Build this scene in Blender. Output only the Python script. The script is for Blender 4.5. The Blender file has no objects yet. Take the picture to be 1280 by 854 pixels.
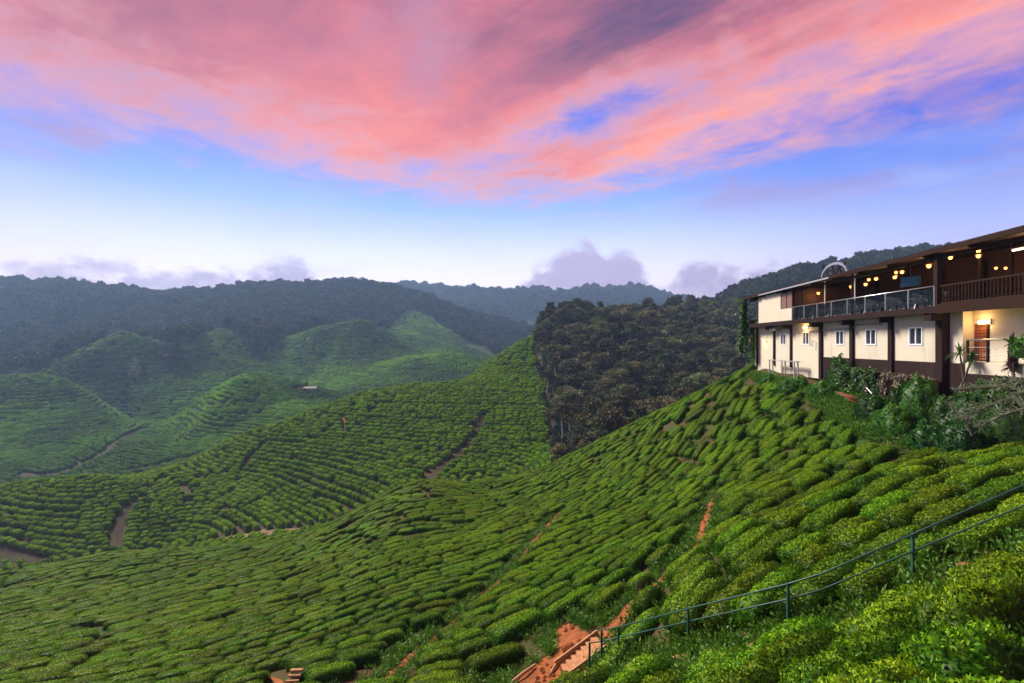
import bpy, math, random
import numpy as np
from mathutils import Vector, Matrix
R = math.radians
random.seed(7)
rng = np.random.default_rng(11)
scene = bpy.context.scene
col = scene.collection

# ------------------------------------------------------------------ camera
F, HY = 604.0, 430.0                      # focal length in photograph pixels, row of the eye level
cam_d = bpy.data.cameras.new('camera')
cam = bpy.data.objects.new('camera', cam_d)
col.objects.link(cam)
cam.location = (0, 0, 0)
cam.rotation_euler = (R(90), 0, 0)
cam_d.sensor_width = 36.0
cam_d.lens = 36.0 * F / 1280.0
cam_d.shift_y = (HY - 427.0) / 1280.0
cam_d.clip_start = 0.05
cam_d.clip_end = 9000.0
scene.camera = cam

# ------------------------------------------------------------------ light, exposure
SUN_AZ, SUN_EL = R(-54), R(40)            # azimuth measured from +Y towards +X
sun_d = bpy.data.lights.new('sun', 'SUN')
sun_d.energy = 5.0
sun_d.angle = R(18)
sun_d.color = (1.0, 0.92, 0.76)
sun = bpy.data.objects.new('sun', sun_d)
col.objects.link(sun)
sdir = Vector((math.sin(SUN_AZ) * math.cos(SUN_EL), math.cos(SUN_AZ) * math.cos(SUN_EL), math.sin(SUN_EL)))
sun.rotation_euler = sdir.to_track_quat('Z', 'Y').to_euler()
vs = scene.view_settings
vs.view_transform = 'Standard'
vs.look = 'None'
vs.exposure = 0.72
vs.gamma = 1.0
vs.use_curve_mapping = False
cy = scene.cycles
cy.max_bounces = 6
cy.diffuse_bounces = 2
cy.glossy_bounces = 2
cy.transmission_bounces = 3
cy.transparent_max_bounces = 8
cy.volume_bounces = 0
cy.use_denoising = True


class NG:
    """small helper to write node graphs"""
    def __init__(s, tree):
        s.t = tree
        s.n = tree.nodes
        s.l = tree.links
        s.n.clear()

    def new(s, kind, **kw):
        n = s.n.new(kind)
        for k, v in kw.items():
            setattr(n, k, v)
        return n

    def put(s, sock, v):
        if isinstance(v, bpy.types.NodeSocket):
            s.l.new(v, sock)
        elif v is not None:
            if sock.type == 'RGBA' and not isinstance(v, (int, float)) and len(v) == 3:
                v = (*v, 1)
            sock.default_value = v

    def m(s, op, a, b=None, c=None, clamp=False):
        n = s.new('ShaderNodeMath', operation=op)
        n.use_clamp = clamp
        for i, v in enumerate((a, b, c)):
            if v is not None:
                s.put(n.inputs[i], v)
        return n.outputs[0]

    def sm(s, v, lo, hi, a=0.0, b=1.0):
        n = s.new('ShaderNodeMapRange', interpolation_type='SMOOTHSTEP')
        for i, x in enumerate((v, lo, hi, a, b)):
            s.put(n.inputs[i], x)
        return n.outputs[0]

    def xyz(s, x, y, z):
        n = s.new('ShaderNodeCombineXYZ')
        for i, v in enumerate((x, y, z)):
            s.put(n.inputs[i], v)
        return n.outputs[0]

    def noise(s, vec, scale=1.0, detail=4.0, rough=0.5, dist=0.0, color=False):
        n = s.new('ShaderNodeTexNoise')
        if vec is not None:
            s.put(n.inputs['Vector'], vec)
        n.inputs['Scale'].default_value = scale
        n.inputs['Detail'].default_value = detail
        n.inputs['Roughness'].default_value = rough
        n.inputs['Distortion'].default_value = dist
        return n.outputs['Color' if color else 0]

    def mix(s, f, a, b, blend='MIX'):
        n = s.new('ShaderNodeMix', data_type='RGBA', blend_type=blend)
        s.put(n.inputs[0], f)
        s.put(n.inputs[6], a)
        s.put(n.inputs[7], b)
        return n.outputs[2]

    def ramp(s, f, stops, interp='LINEAR'):
        n = s.new('ShaderNodeValToRGB')
        r = n.color_ramp
        r.interpolation = interp
        while len(r.elements) < len(stops):
            r.elements.new(0.5)
        for e, (p, c) in zip(r.elements, stops):
            e.position = p
            e.color = (*c, 1)
        s.put(n.inputs[0], f)
        return n.outputs[0]


# ------------------------------------------------------------------ world: dusk sky with a lit cloud sheet
world = bpy.data.worlds.new('World')
scene.world = world
world.use_nodes = True
world.cycles.sampling_method = 'MANUAL'
world.cycles.sample_map_resolution = 512
g = NG(world.node_tree)
tc = g.new('ShaderNodeTexCoord')
sep = g.new('ShaderNodeSeparateXYZ')
g.l.new(tc.outputs['Generated'], sep.inputs[0])
dx, dy, dz = sep.outputs
sky = g.new('ShaderNodeTexSky', sky_type='NISHITA')
sky.sun_disc = False
sky.sun_elevation = R(6)
sky.sun_rotation = SUN_AZ
hyp = g.m('MAXIMUM', g.m('SQRT', g.m('ADD', g.m('MULTIPLY', dx, dx), g.m('MULTIPLY', dy, dy))), 0.0001)
az = g.m('ARCTAN2', dx, dy)
el = g.m('DIVIDE', dz, hyp)
# clear sky: warm white at the horizon under the afterglow, blue above and to the sides
glowdot = g.m('ADD', g.m('MULTIPLY', dx, -0.16), g.m('MULTIPLY', dy, 0.987))
glow = g.sm(glowdot, 0.55, 1.0)
warm = g.ramp(dz, [(0.0, (1.35, 1.14, 1.14)), (0.09, (1.35, 1.12, 1.14)), (0.17, (.88, .88, 1.08)), (0.26, (.34, .52, 1.0)), (0.36, (.10, .23, .90)),
                   (0.5, (.07, .14, .72)), (0.75, (.08, .12, .5)), (1.0, (.06, .09, .4))])
cold = g.ramp(dz, [(0.0, (.62, .54, .80)), (0.1, (.72, .62, .92)), (0.18, (.44, .50, .95)), (0.27, (.14, .25, .84)), (0.37, (.055, .11, .70)),
                   (0.5, (.045, .075, .56)), (0.75, (.07, .09, .45)), (1.0, (.06, .08, .38))])
clear = g.mix(glow, cold, warm)
# cloud sheet high overhead, seen in perspective (plane coordinates)
zc = g.m('MAXIMUM', dz, 0.05)
u = g.m('DIVIDE', dx, zc)
v = g.m('DIVIDE', dy, zc)
pa = g.m('MULTIPLY', g.m('SUBTRACT', u, v), 0.7071)
pb = g.m('MULTIPLY', g.m('ADD', u, v), 0.7071)
pc = g.m('ADD', g.m('MULTIPLY', u, -0.63), g.m('MULTIPLY', v, 0.776))
rr = g.m('SQRT', g.m('ADD', g.m('MULTIPLY', u, u), g.m('MULTIPLY', v, v)))
streak = g.noise(g.xyz(g.m('MULTIPLY', pa, 0.42), g.m('MULTIPLY', pb, 1.7), 1.3), 1.5, 7, .58, .35)
streak2 = g.noise(g.xyz(g.m('MULTIPLY', pa, 0.55), g.m('MULTIPLY', pb, 2.0), 7.7), 3.1, 7, .62, .5)
puff = g.noise(g.xyz(u, v, 4.2), 1.25, 8, .6, .4)
fine = g.noise(g.xyz(u, v, 9.1), 4.2, 8, .62, .6)
def ctr(sock, k):
    return g.m('MULTIPLY', g.m('SUBTRACT', sock, 0.5), k)
edge = g.m('MINIMUM', g.m('MINIMUM', g.m('SUBTRACT', 2.64, pb), g.m('SUBTRACT', 2.84, pc)), g.m('SUBTRACT', 3.30, rr))
sw = g.sm(u, -.6, .5, .35, 1.0)
nz = g.m('ADD', g.m('ADD', g.m('MULTIPLY', ctr(streak, 1.7), sw), ctr(puff, 1.7)), ctr(fine, 1.25))
def blob(a0, wa, b0, wb, k):
    f = g.m('ADD', g.m('POWER', g.m('ABSOLUTE', g.m('DIVIDE', g.m('SUBTRACT', pa, a0), wa)), 2.0), g.m('POWER', g.m('ABSOLUTE', g.m('DIVIDE', g.m('SUBTRACT', pb, b0), wb)), 2.0))
    return g.m('MULTIPLY', g.m('EXPONENT', g.m('MULTIPLY', f, -1.0)), k)
thick = g.m('SUBTRACT', g.m('ADD', edge, nz), blob(-1.35, .75, 1.72, .17, .85))
sheet = g.sm(thick, -0.50, 0.78)
band = g.m('MULTIPLY', g.m('EXPONENT', g.m('MULTIPLY', g.m('POWER', g.m('ABSOLUTE', g.m('DIVIDE', g.m('SUBTRACT', pb, 2.22), .36)), 2.0), -1.0)), g.sm(u, 0.1, 0.9))
lob = g.m('EXPONENT', g.m('MULTIPLY', g.m('ADD', g.m('POWER', g.m('ABSOLUTE', g.m('ADD', u, 0.5)), 2.0), g.m('POWER', g.m('ABSOLUTE', g.m('SUBTRACT', v, 1.95)), 2.0)), -1.5))
lit = g.m('ADD', g.m('ADD', g.m('MULTIPLY', band, .50), g.m('MULTIPLY', lob, .26)), g.m('ADD', g.m('MULTIPLY', ctr(streak2, .85), sw), ctr(puff, .85)))
lit = g.m('ADD', lit, g.sm(thick, 2.2, 0.5, .14, .56))
lit = g.m('SUBTRACT', lit, g.m('ADD', blob(-.62, .7, 1.35, .30, .27), blob(-1.7, .9, .35, .5, .22)))
ccol = g.ramp(lit, [(0.0, (.12, .045, .12)), (0.22, (.31, .085, .135)), (0.46, (.56, .14, .17)), (0.72, (.80, .19, .16)), (1.0, (.98, .29, .17))])
peach = g.sm(thick, 1.0, 0.1)
ccol = g.mix(g.m('MULTIPLY', peach, .55), ccol, (.96, .50, .40))
sky1 = g.mix(g.m('MULTIPLY', sheet, .96), clear, ccol)
# loose mauve scraps below the sheet
scrap_n = g.noise(g.xyz(g.m('MULTIPLY', u, .8), g.m('MULTIPLY', v, .55), 2.6), 1.3, 8, .62, .3)
scrap_n = g.m('ADD', scrap_n, g.sm(u, .9, 2.0, -.02, .10))
scrap = g.m('MULTIPLY', g.sm(scrap_n, .53, .72), g.m('MULTIPLY', g.sm(dz, .20, .33), .75))
sky1 = g.mix(scrap, sky1, (.48, .22, .34))
veil_n = g.noise(g.xyz(g.m('MULTIPLY', az, 2.2), g.m('MULTIPLY', el, 9.0), 5.0), 1.6, 6, .55, .3)
veil = g.m('MULTIPLY', g.sm(veil_n, .45, .75), g.m('MULTIPLY', g.sm(el, .05, .12), g.sm(el, .40, .26)))
sky1 = g.mix(g.m('MULTIPLY', veil, .38), sky1, (.52, .56, .88))
# cumulus banks along the horizon
prof = None
for (c, h, w) in ((.15, .138, .075), (.243, .088, .04), (.05, .065, .075), (.365, .070, .06), (.50, .080, .13), (-.54, .066, .11), (-.425, .070, .06), (-.74, .068, .10),
                  (1.05, .06, .2), (1.6, .08, .2), (2.3, .06, .3), (2.9, .07, .2), (-1.2, .06, .25), (-1.9, .08, .2), (-2.6, .06, .3)):
    t = g.m('MULTIPLY', g.m('EXPONENT', g.m('MULTIPLY', g.m('POWER', g.m('ABSOLUTE', g.m('DIVIDE', g.m('SUBTRACT', az, c), w)), 2.0), -1.0)), h)
    prof = t if prof is None else g.m('ADD', prof, t)
cn = g.noise(g.xyz(g.m('MULTIPLY', az, 1.0), g.m('MULTIPLY', el, 1.25), 3.0), 13.0, 8, .6, .25)
cn2 = g.noise(g.xyz(az, g.m('MULTIPLY', el, 1.3), 8.0), 34.0, 6, .6, .2)
top = g.m('ADD', g.m('ADD', prof, .072), g.m('ADD', ctr(cn, .15), ctr(cn2, .07)))
cum = g.sm(g.m('SUBTRACT', top, el), -.006, .04)
cumc = g.ramp(g.m('ADD', g.m('MULTIPLY', el, 3.0), ctr(cn2, .5)), [(.2, (.70, .52, .68)), (.36, (.42, .31, .55)), (.60, (.46, .36, .60)), (.85, (.68, .58, .76))])
sky1 = g.mix(g.m('MULTIPLY', cum, .86), sky1, cumc)
nsk = g.new('ShaderNodeVectorMath', operation='SCALE')
g.l.new(sky.outputs[0], nsk.inputs[0])
nsk.inputs['Scale'].default_value = 0.004
tot = g.new('ShaderNodeVectorMath', operation='ADD')
g.l.new(sky1, tot.inputs[0])
g.l.new(nsk.outputs[0], tot.inputs[1])
# below the horizon the world is only dim ground light
fin = g.mix(g.sm(dz, -0.03, 0.0), (.10, .11, .08), tot.outputs[0])
bg = g.new('ShaderNodeBackground')
g.l.new(fin, bg.inputs[0])
bg.inputs[1].default_value = 0.76
wo = g.new('ShaderNodeOutputWorld')
g.l.new(bg.outputs[0], wo.inputs[0])

# ------------------------------------------------------------------ helpers: tags, meshes, materials
def tag(o, label=None, cat=None, group=None, kind=None):
    if label: o['label'] = label
    if cat: o['category'] = cat
    if group: o['group'] = group
    if kind: o['kind'] = kind
    return o

def link(o, parent=None):
    col.objects.link(o)
    if parent is not None:
        o.parent = parent
    return o

def empty(name, loc, rz=0.0, parent=None):
    o = bpy.data.objects.new(name, None)
    o.empty_display_size = 0.2
    o.location = loc
    o.rotation_euler = (0, 0, rz)
    return link(o, parent)

def copy_tree(o, parent=None, skip=()):
    c = o.copy()
    col.objects.link(c)
    c.parent = parent
    for ch in [x for x in bpy.data.objects if x.parent == o]:
        copy_tree(ch, c)
    return c

class MB:
    """collects faces, builds ONE mesh object"""
    def __init__(s):
        s.v, s.f = [], []

    def box(s, x0, x1, y0, y1, z0, z1):
        b = len(s.v)
        s.v += [(x0, y0, z0), (x1, y0, z0), (x1, y1, z0), (x0, y1, z0), (x0, y0, z1), (x1, y0, z1), (x1, y1, z1), (x0, y1, z1)]
        s.f += [(b, b+3, b+2, b+1), (b+4, b+5, b+6, b+7), (b, b+1, b+5, b+4), (b+1, b+2, b+6, b+5), (b+2, b+3, b+7, b+6), (b+3, b, b+4, b+7)]
        return s

    def prism(s, pts8):
        b = len(s.v)
        s.v += [tuple(p) for p in pts8]
        s.f += [(b, b+3, b+2, b+1), (b+4, b+5, b+6, b+7), (b, b+1, b+5, b+4), (b+1, b+2, b+6, b+5), (b+2, b+3, b+7, b+6), (b+3, b, b+4, b+7)]
        return s

    def bar(s, p, q, w, h=None, up=(0, 0, 1)):
        p, q = Vector(p), Vector(q)
        h = h or w
        d = (q - p).normalized()
        upv = Vector(up)
        if abs(d.dot(upv)) > .97: upv = Vector((1, 0, 0))
        a = d.cross(upv).normalized() * w / 2
        c = a.cross(d).normalized() * h / 2
        b = len(s.v)
        for e in (p, q):
            s.v += [tuple(e - a - c), tuple(e + a - c), tuple(e + a + c), tuple(e - a + c)]
        s.f += [(b, b+1, b+2, b+3), (b+7, b+6, b+5, b+4)] + [(b+i, b+4+i, b+4+(i+1) % 4, b+(i+1) % 4) for i in range(4)]
        return s

    def tube(s, pts, r, n=8, cap=True):
        pts = [Vector(p) for p in pts]
        rs = r if isinstance(r, (list, tuple)) else [r] * len(pts)
        b = len(s.v)
        prev = None
        for i, p in enumerate(pts):
            d = (pts[min(i+1, len(pts)-1)] - pts[max(i-1, 0)]).normalized()
            if prev is None:
                ref = Vector((0, 0, 1)) if abs(d.z) < .9 else Vector((1, 0, 0))
                a = d.cross(ref).normalized()
            else:
                a = (prev - d * prev.dot(d)).normalized()
            prev = a
            c = d.cross(a)
            for k in range(n):
                t = 2 * math.pi * k / n
                s.v.append(tuple(p + (a * math.cos(t) + c * math.sin(t)) * rs[i]))
        for i in range(len(pts) - 1):
            for k in range(n):
                s.f.append((b+i*n+k, b+i*n+(k+1) % n, b+(i+1)*n+(k+1) % n, b+(i+1)*n+k))
        if cap:
            s.f.append(tuple(b+k for k in reversed(range(n))))
            s.f.append(tuple(b+(len(pts)-1)*n+k for k in range(n)))
        return s

    def lathe(s, prof, n=16, c=(0, 0, 0)):
        b = len(s.v)
        for r, z in prof:
            for k in range(n):
                t = 2 * math.pi * k / n
                s.v.append((c[0] + r*math.cos(t), c[1] + r*math.sin(t), c[2] + z))
        for i in range(len(prof) - 1):
            for k in range(n):
                s.f.append((b+i*n+k, b+i*n+(k+1) % n, b+(i+1)*n+(k+1) % n, b+(i+1)*n+k))
        return s

    def quad(s, *p):
        b = len(s.v)
        s.v += [tuple(x) for x in p]
        s.f.append(tuple(range(b, b+len(p))))
        return s

    def mesh(s, name, mat, smooth=False):
        me = bpy.data.meshes.new(name)
        me.from_pydata(s.v, [], s.f)
        if mat: me.materials.append(mat)
        if smooth:
            me.polygons.foreach_set('use_smooth', [True] * len(me.polygons))
        me.update()
        return me

    def build(s, name, mat, parent=None, smooth=False, bevel=0.0, loc=None):
        o = bpy.data.objects.new(name, s.mesh(name, mat, smooth))
        if loc: o.location = loc
        if bevel:
            m = o.modifiers.new('bevel', 'BEVEL')
            m.width = bevel
            m.segments = 1
            m.limit_method = 'ANGLE'
        return link(o, parent)

MATS = {}
def mat(name, color, rough=.6, metal=0.0, var=.18, scale=4.0, bump=0.0, bscale=30.0, emit=None, estr=0.0, spec=.4, trans=0.0, alpha=1.0, stain=None, coord='Object'):
    m = bpy.data.materials.new(name)
    m.use_nodes = True
    q = NG(m.node_tree)
    out = q.new('ShaderNodeOutputMaterial')
    p = q.new('ShaderNodeBsdfPrincipled')
    t = q.new('ShaderNodeTexCoord')
    n = q.noise(t.outputs[coord], scale, 6, .6)
    c = q.mix(n, tuple(x * (1 - var) for x in color), tuple(min(1, x * (1 + var)) for x in color))
    if stain:
        mp = q.new('ShaderNodeMapping')
        mp.inputs['Scale'].default_value = stain[1]
        q.l.new(t.outputs[coord], mp.inputs[0])
        sn = q.noise(mp.outputs[0], 1.0, 7, .65, .4)
        c = q.mix(q.m('MULTIPLY', q.sm(sn, .50, .74), stain[2]), c, stain[0])
    q.l.new(c, p.inputs['Base Color'])
    p.inputs['Roughness'].default_value = rough
    p.inputs['Metallic'].default_value = metal
    p.inputs['Specular IOR Level'].default_value = spec
    p.inputs['Transmission Weight'].default_value = trans
    if emit:
        p.inputs['Emission Color'].default_value = (*emit, 1)
        p.inputs['Emission Strength'].default_value = estr
    if bump:
        bn = q.new('ShaderNodeBump')
        bn.inputs['Strength'].default_value = bump
        bn.inputs['Distance'].default_value = .05
        q.l.new(q.noise(t.outputs[coord], bscale, 6, .6), bn.inputs['Height'])
        q.l.new(bn.outputs[0], p.inputs['Normal'])
    q.l.new(p.outputs[0], out.inputs[0])
    MATS[name] = m
    return m

def leaf_mat(name, ramp, young, trans=.34, rough=.45, spec=.35, hue=.02, val=.25, field=None, rank=None):
    """leaf material: per-leaf tone from the 'tone' attribute, per-plant shift from the object's random number"""
    m = bpy.data.materials.new(name)
    m.use_nodes = True
    q = NG(m.node_tree)
    out = q.new('ShaderNodeOutputMaterial')
    at = q.new('ShaderNodeAttribute', attribute_name='tone')
    sp = q.new('ShaderNodeSeparateColor')
    q.l.new(at.outputs['Color'], sp.inputs[0])
    c = q.ramp(sp.outputs[0], ramp)
    c = q.mix(sp.outputs[1], c, young)
    geo = q.new('ShaderNodeNewGeometry')
    if field:
        n = q.noise(geo.outputs['Position'], field[1], 4, .55)
        c = q.mix(q.m('MULTIPLY', q.sm(n, .4, .68), field[2]), c, field[0])
    oi = q.new('ShaderNodeObjectInfo')
    hs = q.new('ShaderNodeHueSaturation')
    r2 = q.m('FRACT', q.m('MULTIPLY', oi.outputs['Random'], 17.3))
    q.put(hs.inputs['Hue'], q.m('ADD', .5 - hue / 2, q.m('MULTIPLY', r2, hue)))
    q.put(hs.inputs['Value'], q.m('ADD', 1 - val, q.m('MULTIPLY', oi.outputs['Random'], 2 * val)))
    q.put(hs.inputs['Color'], c)
    p = q.new('ShaderNodeBsdfPrincipled')
    q.l.new(hs.outputs[0], p.inputs['Base Color'])
    p.inputs['Roughness'].default_value = rough
    p.inputs['Specular IOR Level'].default_value = spec
    tr = q.new('ShaderNodeBsdfTranslucent')
    q.l.new(hs.outputs[0], tr.inputs[0])
    mx = q.new('ShaderNodeMixShader')
    mx.inputs[0].default_value = trans
    q.l.new(p.outputs[0], mx.inputs[1])
    q.l.new(tr.outputs[0], mx.inputs[2])
    q.l.new(mx.outputs[0], out.inputs[0])
    MATS[name] = m
    return m

TEA = leaf_mat('tea_leaf', [(0.0, (.016, .058, .003)), (.5, (.048, .140, .004)), (1.0, (.12, .265, .007))], (.28, .45, .008), field=((.15, .26, .005), .045, .5), hue=.035, val=.32, spec=.2)
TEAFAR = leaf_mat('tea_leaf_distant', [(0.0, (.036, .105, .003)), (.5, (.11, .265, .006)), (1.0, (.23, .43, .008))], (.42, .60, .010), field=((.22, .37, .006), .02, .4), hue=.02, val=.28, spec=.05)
FORESTDARK = leaf_mat('dark_forest_leaf', [(0.0, (.012, .022, .012)), (.5, (.030, .050, .022)), (1.0, (.075, .095, .040))], (.13, .14, .07), hue=.06, val=.45, rough=.6, spec=.08, trans=.1)  # darker, bluer copy of the forest leaf for far woods and undergrowth
TEASHADE = leaf_mat('shaded_tea_leaf', [(0.0, (.028, .080, .012)), (.5, (.065, .160, .022)), (1.0, (.12, .25, .034))], (.20, .36, .04), field=((.20, .44, .016), .009, .95), hue=.02, val=.25, spec=.06)  # tea leaf darkened in colour for the shaded, hazy valley hills
FOREST = leaf_mat('forest_leaf', [(0.0, (.024, .042, .014)), (.5, (.066, .098, .032)), (1.0, (.19, .20, .080))], (.36, .33, .16), hue=.09, val=.55, rough=.6, spec=.1, trans=.12)  # second colour is the pale tone of lit crown tops
SHRUB = leaf_mat('shrub_leaf', [(0.0, (.012, .045, .008)), (.5, (.028, .10, .012)), (1.0, (.06, .17, .02))], (.09, .22, .02), hue=.04, val=.2)
SILVER = leaf_mat('silvery_leaf', [(0.0, (.06, .09, .055)), (.5, (.12, .16, .10)), (1.0, (.22, .26, .18))], (.18, .24, .14), val=.1)
MAROON = leaf_mat('maroon_leaf', [(0.0, (.03, .015, .02)), (1.0, (.07, .03, .04))], (.08, .04, .05))
DRYVINE = leaf_mat('dry_vine', [(0.0, (.06, .040, .028)), (.5, (.13, .085, .06)), (1.0, (.20, .14, .10))], (.08, .12, .03), val=.1)
GRASS = leaf_mat('grass_blade', [(0.0, (.03, .10, .008)), (.5, (.05, .17, .012)), (1.0, (.10, .25, .02))], (.14, .28, .03), val=.2)
BARK = mat('bark', (.36, .33, .29), .9, var=.35, scale=2.0)
TWIG = mat('twig_bark', (.09, .065, .045), .9, var=.3)

# ------------------------------------------------------------------ terrain: control points (column, distance, row of the surface)
CP={
-420:[(3,880),(8,900),(20,890),(45,880),(75,800),(95,760),(125,790),(150,720),(175,640),(240,680),(320,560),(430,470),(600,420),(800,352),(1000,380),(1600,360),(2000,420)],
-200:[(3,900),(8,920),(20,910),(38,880),(58,800),(76,760),(86,750),(108,780),(122,745),(150,630),(185,650),(230,610),(300,510),(350,480),(430,470),(600,410),(800,352),(1000,390),(1600,370),(2000,430)],
0:[(3,910),(8,940),(20,920),(32,870),(42,825),(58,770),(70,735),(80,714),(94,730),(106,716),(120,665),(135,613),(160,625),(215,605),(250,570),(285,530),(325,478),(370,480),(450,450),(600,405),(800,353),(1000,390),(1600,375),(2000,430)],
80:[(135,604),(165,620),(215,600),(255,565),(300,515),(330,482),(365,485),(400,462),(480,445),(800,356)],
130:[(3,930),(8,960),(20,920),(30,870),(42,805),(55,757),(70,712),(85,691),(98,708),(108,692),(122,645),(140,598),(170,605),(215,590),(255,555),(300,530),(340,505),(390,468),(430,456),(480,448),(600,405),(800,360),(1000,400)],
155:[(430,452),(395,472),(350,525)],
210:[(300,545),(330,525),(380,478),(435,458),(480,452),(540,430)],
230:[(110,684),(125,645),(145,605),(165,580),(190,595),(240,560),(270,545),(800,370),(600,410)],
275:[(400,470),(440,440),(480,445),(520,446),(280,520),(300,500)],
300:[(3,960),(8,980),(17,930),(26,862),(33,815),(43,765),(56,720),(70,692),(80,679),(96,690),(108,675),(125,640),(145,598),(172,545),(195,575),(235,560),(270,520),(320,507),(345,508),(375,505),(600,405),(830,363),(1000,400),(1600,385),(2000,430)],
340:[(235,555),(270,515),(320,505),(345,506),(375,508),(420,470),(480,440),(520,425),(600,405)],
400:[(3,960),(8,990),(15,930),(24,858),(30,802),(38,762),(48,722),(60,686),(72,660),(90,675),(110,655),(130,605),(158,550),(185,510),(210,540),(245,520),(300,500),(360,495),(420,480),(480,440),(520,414),(560,420),(900,360),(1050,395),(1600,380)],
460:[(72,630),(100,648),(116,625),(148,560),(180,503),(190,493),(215,520),(300,510),(370,480),(430,460),(500,425),(525,413),(560,420),(650,410),(900,358)],
520:[(3,950),(7,980),(13,930),(20,852),(25,790),(32,737),(42,690),(55,645),(66,612),(72,599),(84,618),(105,630),(122,598),(150,545),(183,494),(192,487),(215,520),(310,510),(400,460),(430,452),(480,448),(540,440),(620,415),(900,368),(1050,390),(1600,356),(2000,410)],
545:[(1600,357)],
570:[(72,602),(192,482),(230,490),(300,490),(420,452),(450,446),(520,450),(620,430),(850,385),(1000,400)],
600:[(3,930),(7,960),(12,920),(17,852),(22,790),(28,737),(38,692),(52,650),(68,616),(80,604),(95,625),(115,603),(150,545),(185,487),(205,472),(225,463),(255,490),(350,480),(460,452),(620,435),(840,395),(1000,410),(1600,373),(2000,420)],
640:[(80,598),(95,615),(120,598),(150,540),(182,488),(215,452),(240,434),(270,460),(400,470),(820,408),(1000,415),(1600,370)],
690:[(3,920),(7,950),(11,900),(15.5,845),(19,775),(25,712),(35,668),(50,622),(65,590),(76,578),(92,600),(125,575),(150,540),(182,485),(220,438),(250,412),(290,430),(400,460),(800,418),(1600,370),(2000,415)],
740:[(76,556),(95,580),(125,562),(155,520),(195,465),(245,415),(300,412),(800,420),(1600,365)],
800:[(3,900),(6,930),(10,880),(14,800),(17.5,738),(21,702),(28,662),(38,620),(50,577),(60,544),(67,524),(80,545),(110,560),(150,525),(200,465),(255,422),(300,408),(380,412),(800,425),(1600,366),(2000,415)],
870:[(62,489),(72,500),(110,550),(150,525),(200,472),(260,428),(330,405),(450,400),(1600,385)],
900:[(3,880),(6,910),(9,850),(13,745),(16,680),(17.5,666),(19,668),(22,640),(30,595),(40,545),(50,500),(56,473),(66,490)],
945:[(17.2,645),(18.8,648),(22,615),(30,562),(40,497),(47,456),(52,450),(58,470),(80,520),(150,525),(220,462),(300,412),(400,382),(470,362),(600,400)],
1000:[(3,860),(5,890),(8,820),(12,710),(15,655),(17.5,626),(19,630),(21,610),(25,575),(31,530),(36,490),(40,457),(44,452),(50,450),(70,500)],
1050:[(15,640),(18,604),(19.4,609),(22,585),(27,535),(31,492),(34,466),(40,455),(200,475),(300,425),(400,380),(500,338),(650,370)],
1100:[(3,830),(5,865),(8,775),(12,672),(15,620),(18,586),(19.5,592),(22,568),(25,532),(27,505),(29,487),(30.5,470),(36,458),(50,450)],
1150:[(510,322),(660,350),(200,455),(350,400)],
1180:[(3,810),(5,845),(8,742),(11,657),(14,606),(17,574),(18.4,563),(20,567),(22,546),(23.4,525),(24.8,500),(26,478),(30,462),(45,448),(1600,400)],
1280:[(3,790),(4.5,852),(6.5,770),(9,690),(11,640),(14,585),(17,552),(18.5,545),(20,530),(21.5,505),(23,480),(28,462),(50,445),(100,450),(200,440),(350,390),(500,325),(700,360),(1600,390),(2000,420)],
1500:[(3,760),(6,720),(9,640),(14,560),(20,505),(30,462),(60,445),(150,440),(350,380),(500,330),(800,370),(1600,390),(2000,420)],
1750:[(3,720),(8,620),(20,500),(60,440),(200,430),(500,340),(1600,390),(2000,420)],
}
_pts = []
for c_, l_ in CP.items():
    wgt = min(1.0, max(0.0, (690 - c_) / 250.0))
    for d_, r_ in l_:
        if d_ < 96:                         # the lower left of the near slope lies closer than the bush sizes first suggest
            k_ = np.interp(r_, [600, 690, 760, 860], [.96, .90, .80, .70])
            d_ = d_ * (1 + (k_ - 1) * wgt)
        _pts.append((c_, d_, r_))
P = np.array(_pts, float)
def _warp(px, d): return px / 150.0, 5.0 * np.log(d)
def _tps(r2): return np.where(r2 > 1e-12, r2 * np.log(np.maximum(r2, 1e-12)), 0)
_ca, _cb = _warp(P[:, 0], P[:, 1])
NP_ = len(P)
_A = np.zeros((NP_ + 3, NP_ + 3))
_A[:NP_, :NP_] = _tps((_ca[:, None] - _ca) ** 2 + (_cb[:, None] - _cb) ** 2) + np.eye(NP_) * 0.03
_A[:NP_, NP_] = 1; _A[:NP_, NP_ + 1] = _ca; _A[:NP_, NP_ + 2] = _cb
_A[NP_:, :NP_] = _A[:NP_, NP_:].T
_W = np.linalg.solve(_A, np.r_[P[:, 2], 0, 0, 0])
def surf_rows(px, d):
    a, b = _warp(px, d)
    o = _W[NP_] + _W[NP_ + 1] * a + _W[NP_ + 2] * b
    for i in range(NP_):
        o += _W[i] * _tps((a - _ca[i]) ** 2 + (b - _cb[i]) ** 2)
    return o

def vnoise(x, y, seed=0):
    xi = np.floor(x).astype(np.int64); yi = np.floor(y).astype(np.int64)
    fx = x - xi; fy = y - yi
    fx = fx * fx * (3 - 2 * fx); fy = fy * fy * (3 - 2 * fy)
    def h(i, j):
        k = (i * 374761393 + j * 668265263 + seed * 974634777) & 0xffffffff
        k = ((k ^ (k >> 13)) * 1274126177) & 0xffffffff
        return ((k ^ (k >> 16)) & 0xffff) / 65535.0
    return (h(xi, yi) * (1-fx) + h(xi+1, yi) * fx) * (1-fy) + (h(xi, yi+1) * (1-fx) + h(xi+1, yi+1) * fx) * fy
def fbm(x, y, seed=0, oct=4):
    o = 0; a = .5
    for k in range(oct):
        o = o + a * (vnoise(x * 2**k, y * 2**k, seed + k) - .5); a *= .5
    return o

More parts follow.
